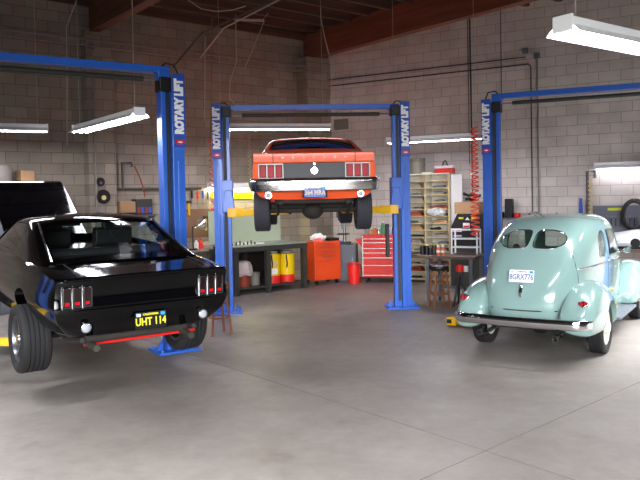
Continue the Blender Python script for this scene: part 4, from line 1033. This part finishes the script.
for x, y, r, h, m, l in ((.06, .2, .035, .16, 'steel', 'small steel can at the left end of the red chest top'), (.16, .24, .045, .13, 'woodpale', 'tan jar on the red chest'), (.26, .2, .04, .15, 'orangepl', 'orange capped can on the red chest'),
                         (.34, .26, .045, .12, 'silver', 'bright tin on the red chest'), (.44, .2, .045, .26, 'green', 'tall green spray bottle on the red chest'), (.57, .22, .07, .12, 'stickerpale', 'pale blue tub on the red chest'), (.69, .25, .045, .17, 'black', 'black can at the right of the red chest top')):
    o = thing('can', l, 'can', (.94+x*ca-y*sa, 15.72+x*sa+y*ca, H_), 0, 'cans on the red chest')
    MB().lathe([(0, 0), (r, 0), (r, h*.78), (r*.6, h*.9), (r*.6, h), (0, h)], 18).build('body', M[m], o, smooth=30); MB().cyl((0, 0, h), (0, 0, h+.02), r*.5, n=14).build('cap', M['white'], o)
bucket('bright red bucket on the floor left of the red chest', (.74, 15.62, 0), .145, .46, 'redplastic')

# pigeonhole shelf
S0 = WR(2.44, .47)
t = thing('pigeonhole_shelf', 'tall cream pigeonhole shelving full of parts behind the bench table', 'shelving', S0, AR)
SW, SD, SH = 1.14, .42, 2.40
MB().box((SW/2, SD-.01, SH/2), (SW, .02, SH)).build('back', M['shelfcream'], t)
for x in (.012, .58, SW-.012): MB().box((x, SD/2, SH/2), (.028, SD, SH)).build('upright', M['shelfcream'], t)
for x in (.58, SW-.012): MB().box((x, -.004, SH/2), (.03, .012, SH)).build('upright_edge', M['shelfedge'], t)
MB().box((SW/2, SD/2, SH+.01), (SW+.02, SD+.02, .025)).build('top', M['shelfcream'], t)
zs = [.08+.155*k for k in range(15)]
for x0, x1 in ((.026, .566), (.594, SW-.026)):
    for z in zs:
        s_ = MB().box(((x0+x1)/2, SD/2, z), (x1-x0, SD-.02, .014)).build('shelf', M['shelfcream'], t)
        MB().box(((x0+x1)/2, -.002, z), (x1-x0, .008, .022)).build('shelf_edge', M['shelfedge'], s_)
def sh(x, y, z): return S0+UR*x-NR*y+Vector((0, 0, z))
cols = ['darkgrey', 'bucketgrey', 'black', 'rustred', 'greypaint', 'cardboard', 'steel', 'tan']
ADJ = ['dark iron', 'pale grey', 'black', 'rusty', 'grey', 'brown', 'steel', 'tan']
for c_, (x0, x1) in enumerate(((.05, .54), (.62, 1.09))):
    for i, z in enumerate(zs[:-1]):
        k = (i*3+c_*5) % 8; w = (.22, .34, .28, .42)[(i+c_) % 4]; h = (.045, .07, .1, .055)[(i*2+c_) % 4]
        o = thing('stored_part', ADJ[k]+' part in '+('left' if c_ == 0 else 'right')+' pigeonhole column, '+['lowest', 'second', 'third', 'fourth', 'fifth', 'sixth', 'seventh', 'eighth', 'ninth', 'tenth', 'eleventh', 'twelfth', 'thirteenth', 'topmost'][i]+' slot from the floor', 'part', sh(x0+w/2+random.uniform(0, x1-x0-w), .18, z+.008), AR+random.uniform(-.08, .08), 'parts stored in the pigeonholes')
        if i % 2: MB().prism(rounded([(-w/2, 0), (w/2, 0), (w*.35, h), (-w*.4, h*.8)], .02), 'y', -.09, .09).build('body', M[cols[k]], o, bevel=.006)
        else:
            MB().box((0, 0, h*.4), (w, .2, h*.8)).build('tray', M[cols[k]], o, bevel=.006)
            MB().cyl((-w*.3, 0, h*.85), (w*.3, .03, h*.85), h*.22, n=10).build('rod', M['steel'], o)
t = thing('plastic_wrap', 'crumpled clear plastic wrap bulging from the right shelf column', 'plastic wrap', sh(.84, .02, zs[9]+.01), AR)
g = MB(); g.ball((0, 0, .07), .14, (1.6, .9, .65), 18)
for v in g.bm.verts: v.co += Vector((random.uniform(-.03, .03), random.uniform(-.03, .03), random.uniform(-.03, .03))); v.co.z = max(.004, v.co.z)
g.build('film', M['clearbag'], t)
t = thing('white_board', 'wide white board standing against the right side of the shelving', 'board', sh(SW+.02, .06, 0), AR); MB().box((.13, 0, 1.19), (.25, .025, 2.38)).build('board', M['whiteboard'], t)
t = thing('metal_pot', 'large grey olive lidded can on top of the shelving', 'can', sh(.33, .2, SH+.024), AR)
MB().lathe([(0, 0), (.17, 0), (.17, .03), (.165, .27), (.175, .28), (.175, .30), (0, .30)], 28).build('body', M['can'], t, smooth=30); MB().lathe([(.18, .30), (.18, .34), (.15, .36), (0, .37)], 28).build('lid', M['can'], t, smooth=30); MB().box((.175, 0, .2), (.03, .05, .03)).build('handle', M['can'], t)
t = thing('first_aid_case', 'red and white portable case with dark handle on top of the shelving', 'case', sh(.98, .2, SH+.024), AR)
MB().box((0, 0, .05), (.40, .24, .10)).build('lower_shell', M['redplastic'], t, bevel=.02); MB().box((0, 0, .13), (.42, .25, .06)).build('upper_shell', M['white'], t, bevel=.02); MB().tube([(-.06, 0, .16), (-.03, 0, .24), (.0, 0, .28), (.03, 0, .24), (.06, 0, .16)], .014, 8).build('handle', M['darkgrey'], t, smooth=True)
carton('flat pale carton beside the olive can on top of the shelving', sh(.60, .2, SH+.024), AR, (.24, .26, .035), 'shelfcream')

# bench table in front
T0 = Vector((1.60, 12.35, 0)); AT = R(-28); ut, nt_ = Vector((math.cos(AT), math.sin(AT), 0)), Vector((-math.sin(AT), math.cos(AT), 0))
def tb(x, y, z): return T0+ut*x+nt_*y+Vector((0, 0, z))
t = thing('bench_table', 'brown topped bench table on steel legs left of the right lift', 'workbench', T0, AT)
TL, TD = 1.13, .8
MB().box((TL/2, TD/2, .86), (TL, TD, .045)).build('tabletop', M['benchtop'], t, bevel=.006)
for x in (.28, TL-.08):
    for y in (.08, TD-.08):
        l = MB().box((x, y, .44), (.055, .055, .80)).build('leg', M['greypaint'], t)
        MB().cyl((x-.015, y, .04), (x+.015, y, .04), .04, n=14).build('caster', M['black'], l)
MB().box((TL/2+.1, TD-.08, .25), (TL-.3, .04, .04)).build('stretcher', M['greypaint'], t)
def stool(label, p, rz, seatm):
    t = thing('stool', label, 'stool', p, rz, 'wooden stools')
    MB().lathe([(0, .66), (.15, .66), (.17, .69), (.165, .73), (.12, .755), (0, .76)], 28).build('seat', M[seatm], t, smooth=True)
    for k in range(4):
        a = PI/4+k*PI/2; c_, s_ = math.cos(a), math.sin(a)
        MB().cyl((.12*c_, .12*s_, .67), (.21*c_, .21*s_, 0), .019, .019, 12).build('leg', M['wood'], t, smooth=True)
    for z, f_ in ((.25, .18), (.45, .15)):
        for k in range(4):
            a, b_ = PI/4+k*PI/2, PI/4+(k+1)*PI/2
            MB().cyl((f_*math.cos(a), f_*math.sin(a), z), (f_*math.cos(b_), f_*math.sin(b_), z), .011, n=8).build('rung', M['wood'], t)
    return t
stool('wooden stool with black padded seat before the bench table', (2.02, 11.98, 0), R(12), 'black')
stool('wooden stool half hidden behind the right rear of the black coupe', (-1.50, 10.05, 0), R(30), 'wood')
t = thing('black_machine', 'black metal machine hood with stickers behind the bench table', 'machine', WR(3.75, 1.0, 0), AR)
MB().box((.34, .3, .42), (.66, .5, .84)).build('stand', M['darkgrey'], t)
MB().prism([(0, .84), (.0, 1.22), (.16, 1.54), (.70, 1.54), (.70, .84)], 'y', .05, .5).build('hood', M['black'], t, bevel=.01)
for x in (.25, .52): MB().box((x, .045, 1.45), (.10, .006, .04)).build('yellow_sticker', M['stickeryellow'], t)
MB().prism([(.385-.05, 1.41), (.385+.05, 1.41), (.385, 1.47)], 'y', .04, .05).build('white_sticker', M['platewhite'], t)
b_ = MB().box((.14, .044, 1.20), (.24, .006, .07)).build('sticker', M['platewhite'], t); MB().box((.14, .04, 1.20), (.20, .004, .04)).build('print', M['signred'], b_)
b_ = MB().box((.36, .044, 1.30), (.14, .006, .10)).build('sticker', M['platewhite'], t); MB().box((.36, .04, 1.275), (.12, .004, .04)).build('print', M['signred'], b_)
MB().box((.17, .044, 1.08), (.18, .006, .035)).build('lettering_strip', M['stickerpale'], t)
carton('opened cardboard box on top of the black machine', WR(4.1, .72, 1.54), AR, (.52, .36, .24))
t = thing('wire_rack', 'white wire rack of three tiers on the bench table', 'rack', tb(.58, .50, .883), AT)
for x in (0, .46):
    for y in (0, .22): MB().box((x, y, .22), (.025, .025, .44)).build('post', M['white'], t)
for z in (.12, .27, .43): MB().box((.23, .11, z), (.46, .24, .02)).build('tier', M['white'], t)
for x, y, h, m, l in ((.42, .22, .15, 'orangepl', 'left of two orange spray cans on the bench table'), (.50, .24, .15, 'orangepl', 'right of two orange spray cans on the bench table')):
    o = thing('spray_can', l, 'can', tb(x, y, .883), 0, 'orange cans on the table'); MB().lathe([(0, 0), (.034, 0), (.034, h*.85), (.02, h*.95), (0, h*.95)], 18).build('body', M[m], o, smooth=30); MB().cyl((0, 0, h*.95), (0, 0, h*1.2), .022, n=12).build('cap', M['white'], o); MB().cyl((0, 0, h*.3), (0, 0, h*.55), .0345, n=18).build('band', M['platewhite'], o)
for k, (x, m, h) in enumerate(((.10, 'black', .13), (.18, 'plategold', .16), (.25, 'black', .1), (.32, 'darkgrey', .14))):
    o = thing('jar', ['short black jar at the left end of the bench table', 'tan topped jar on the bench table', 'low black jar in the middle of the jars on the bench table', 'dark jar next to the orange cans'][k], 'jar', tb(x, .3, .883), 0, 'jars on the table'); MB().cyl((0, 0, 0), (0, 0, h), .04, n=16).build('body', M['black' if m == 'plategold' else m], o); MB().cyl((0, 0, h), (0, 0, h+.02), .036, n=16).build('lid', M[m], o)
# floor jack under the table
t = thing('floor_jack', 'black stand with a red and white can hung under the bench table', 'stand', tb(.80, .25, 0), AT)
for a in (0, 2.1, 4.2): MB().tube([(0, 0, .62), (.16*math.cos(a), .16*math.sin(a), 0)], .02, 8).build('leg', M['black'], t)
MB().cyl((0, 0, .60), (0, 0, .72), .07, n=18).build('head', M['redplastic'], t); MB().cyl((.11, 0, .60), (.11, 0, .70), .04, n=14).build('knob', M['white'], t); t.name = 'jack_stand'
t = thing('cable_reel', 'black hose reel hanging above the cardboard box by the right lift', 'hose reel', WR(4.06, .35, 1.88), AR)
MB().cyl((-.05, 0, 0), (.05, 0, 0), .09, n=20).build('drum', M['hoseblack'], t); MB().tube([(0, 0, .05), (0, 0, 1.07)], .014, 6).build('hanger', M['hoseblack'], t)
for a, q in ((.3, .2), (2.5, .24), (3.6, .16)): MB().tube([(0, 0, 0), (q*math.cos(a), -.06, q*math.sin(a)*.6)], .03, 8).build('arm', M['hoseblack'], t)

# right wall items
t = thing('wall_shelf', 'long steel shelf on the right wall behind the green sedan roof', 'shelf', WR(5.0, .18, 1.42), AR); MB().box((0, 0, 0), (.95, .3, .025)).build('board', M['greypaint'], t)
for s in (-1, 1): MB().prism([(-.15, -.01), (.17, -.01), (.17, -.2)], 'x', s*.4-.01, s*.4+.01).build('bracket', M['greypaint'], t)
for x, w, h, m, l in ((4.62, .12, .12, 'black', 'black carton at the left of the wall shelf behind the sedan'), (4.80, .16, .40, 'black', 'tall black bottle case on the wall shelf behind the sedan'), (4.97, .12, .10, 'red', 'small red carton on the wall shelf behind the sedan'), (5.14, .16, .09, 'bucketgrey', 'low grey carton on the wall shelf behind the sedan'), (5.32, .14, .12, 'can', 'olive carton at the right of the wall shelf behind the sedan')):
    o = MB().prism(rounded([(-w/2, -.08), (w/2, -.08), (w/2, .08), (-w/2, .08)], .03), 'z', 0, h).build('carton', M[m], None, bevel=.006, loc=WR(x, .18, 1.4335), rz=AR); tag(o, l, 'carton', 'cartons on the right wall shelf')
o = MB().prism(rounded([(-.035, 0), (.035, 0), (.02, .32), (-.02, .32)], .01), 'y', -.03, .03).build('blue_scraper', M['bluepl'], None, loc=WR(6.22, .05, 1.5), rz=AR); tag(o, 'blue handled tool leaning on the right wall left of the pipe', 'hand tool')
t = thing('pegboard', 'grey tool pegboard with yellow header on the right wall', 'pegboard', WR(6.9, .03, 1.10), AR)
MB().box((0, 0, .28), (.90, .03, .56)).build('board', M['peggrey'], t); MB().box((.0, -.018, .49), (.34, .008, .05)).build('header', M['stickeryellow'], t)
for k in range(9): 
    o = thing('wrench', 'steel wrench hanging in a row on the grey tool board', 'wrench', WR(6.54+.085*k, .06, 1.24), AR, 'wrenches on the tool board')
    MB().box((0, 0, .1), (.022, .012, .16+.02*(k % 3))).build('shank', M['darkgrey'], o); MB().lathe([(.012, -.008), (.026, -.008), (.026, .008), (.012, .008)], 14, Matrix.Translation((0, 0, .20)) @ Matrix.Rotation(PI/2, 4, 'X'), closed=True).build('ring', M['steel'], o)
t = thing('hose_coil', 'black hose looped on a hook at the right edge of the wall', 'hose', WR(7.25, .26, 1.48), AR)
for k in range(4): MB().tube([((.24-.02*k)*math.cos(a), -.03*k, (.30-.015*k)*math.sin(a)) for a in [2*PI*j/36 for j in range(37)]], .02, 8).build('loop', M['hoseblack'], t, smooth=True)
MB().cyl((0, .24, .26), (0, -.12, .30), .02, n=10).build('hook', M['steel'], t)
t = thing('side_bench', 'brown wooden bench along the right wall beyond the green sedan', 'workbench', WR(7.7, .62, 0), AR)
MB().box((0, 0, .84), (2.6, .9, .05)).build('top', M['benchtop'], t)
for x in (-1.2, 1.2):
    for y in (-.38, .38): MB().box((x, y, .41), (.08, .08, .81)).build('leg', M['wood'], t)
t = thing('car_nose_panel', 'white painted car nose panel with dark round hole lying on the right bench', 'car panel', WR(7.75, .62, .865), AR)
rws = [[(x, -.36*w, 0), (x, -.38*w, .12), (x, -.30*w, h*.8), (x, -.1*w, h), (x, .15*w, h*1.02), (x, .34*w, h*.9)] for x, w, h in ((-1.05, .6, .16), (-.98, .9, .25), (-.5, 1, .33), (.1, 1, .36), (.7, 1, .34), (1.0, .9, .26))]
MB().sheet(rws).build('shell', M['whitecar'], t, smooth=True, solid=.02)
MB().cyl((-.42, -.39, .12), (-.42, -.36, .12), .085, n=24).build('round_hole', M['black'], t)
MB().box((-.82, -.35, .13), (.26, .02, .05)).build('red_stripe', M['red'], t, bevel=.004)
MB().box((0, -.375, .03), (1.9, .02, .05)).build('black_lip', M['black'], t)

# ------------------------------------------------------------------ light, camera
w = bpy.data.worlds.new('world'); SC.world = w; w.use_nodes = True
bg = w.node_tree.nodes['Background']; bg.inputs[0].default_value = (.80, .88, 1, 1); bg.inputs[1].default_value = .06
def area(loc, tgt, sx, sy, e, col=(1, 1, 1), spread=120):
    l = bpy.data.lights.new('area', 'AREA'); l.shape = 'RECTANGLE'; l.size = sx; l.size_y = sy; l.energy = e; l.color = col; l.spread = R(spread)
    o = bpy.data.objects.new('lamp', l); COL.objects.link(o); o.location = loc
    o.rotation_euler = (Vector(tgt)-Vector(loc)).to_track_quat('-Z', 'Y').to_euler(); return o
area((0, -5, 2.7), (0, 2, .2), 8, 3.4, 500, (.95, .97, 1), 52)          # daylight falling in through the open shop door behind the camera
for x, y, a in ((-1.6, 3.6, 40), (-4.6, 5.6, 40), (4.6, 8.0, -30), (6.6, 8.9, -30), (7.6, 11.0, -30), (-6.5, 8.4, 40), (.5, 1.5, 40)):     # unseen fill lamps added out of frame; the strong right pair brightens the wall
    o = area((x, y, 3.1), (x, y, 0), 2.4, .2, 400 if x > 5 else 95, (.95, .97, 1)); o.rotation_euler = (0, 0, R(a))

cam = bpy.data.cameras.new('camera'); co = bpy.data.objects.new('camera', cam); COL.objects.link(co); SC.camera = co
cam.sensor_fit = 'HORIZONTAL'; cam.sensor_width = 36; cam.lens = 36*700/640; cam.clip_end = 100
co.location = (0, 0, 1.95)
co.matrix_world = Matrix.Translation((0, 0, 1.95)) @ Matrix.Rotation(R(90-1.5), 4, 'X') @ Matrix.Rotation(R(-1.15), 4, 'Z')
cam.shift_y = -(240-215.3)/640
SC.view_settings.view_transform = 'Standard'; SC.view_settings.look = 'None'; SC.view_settings.gamma = 1; SC.view_settings.use_curve_mapping = False
SC.view_settings.exposure = 0.
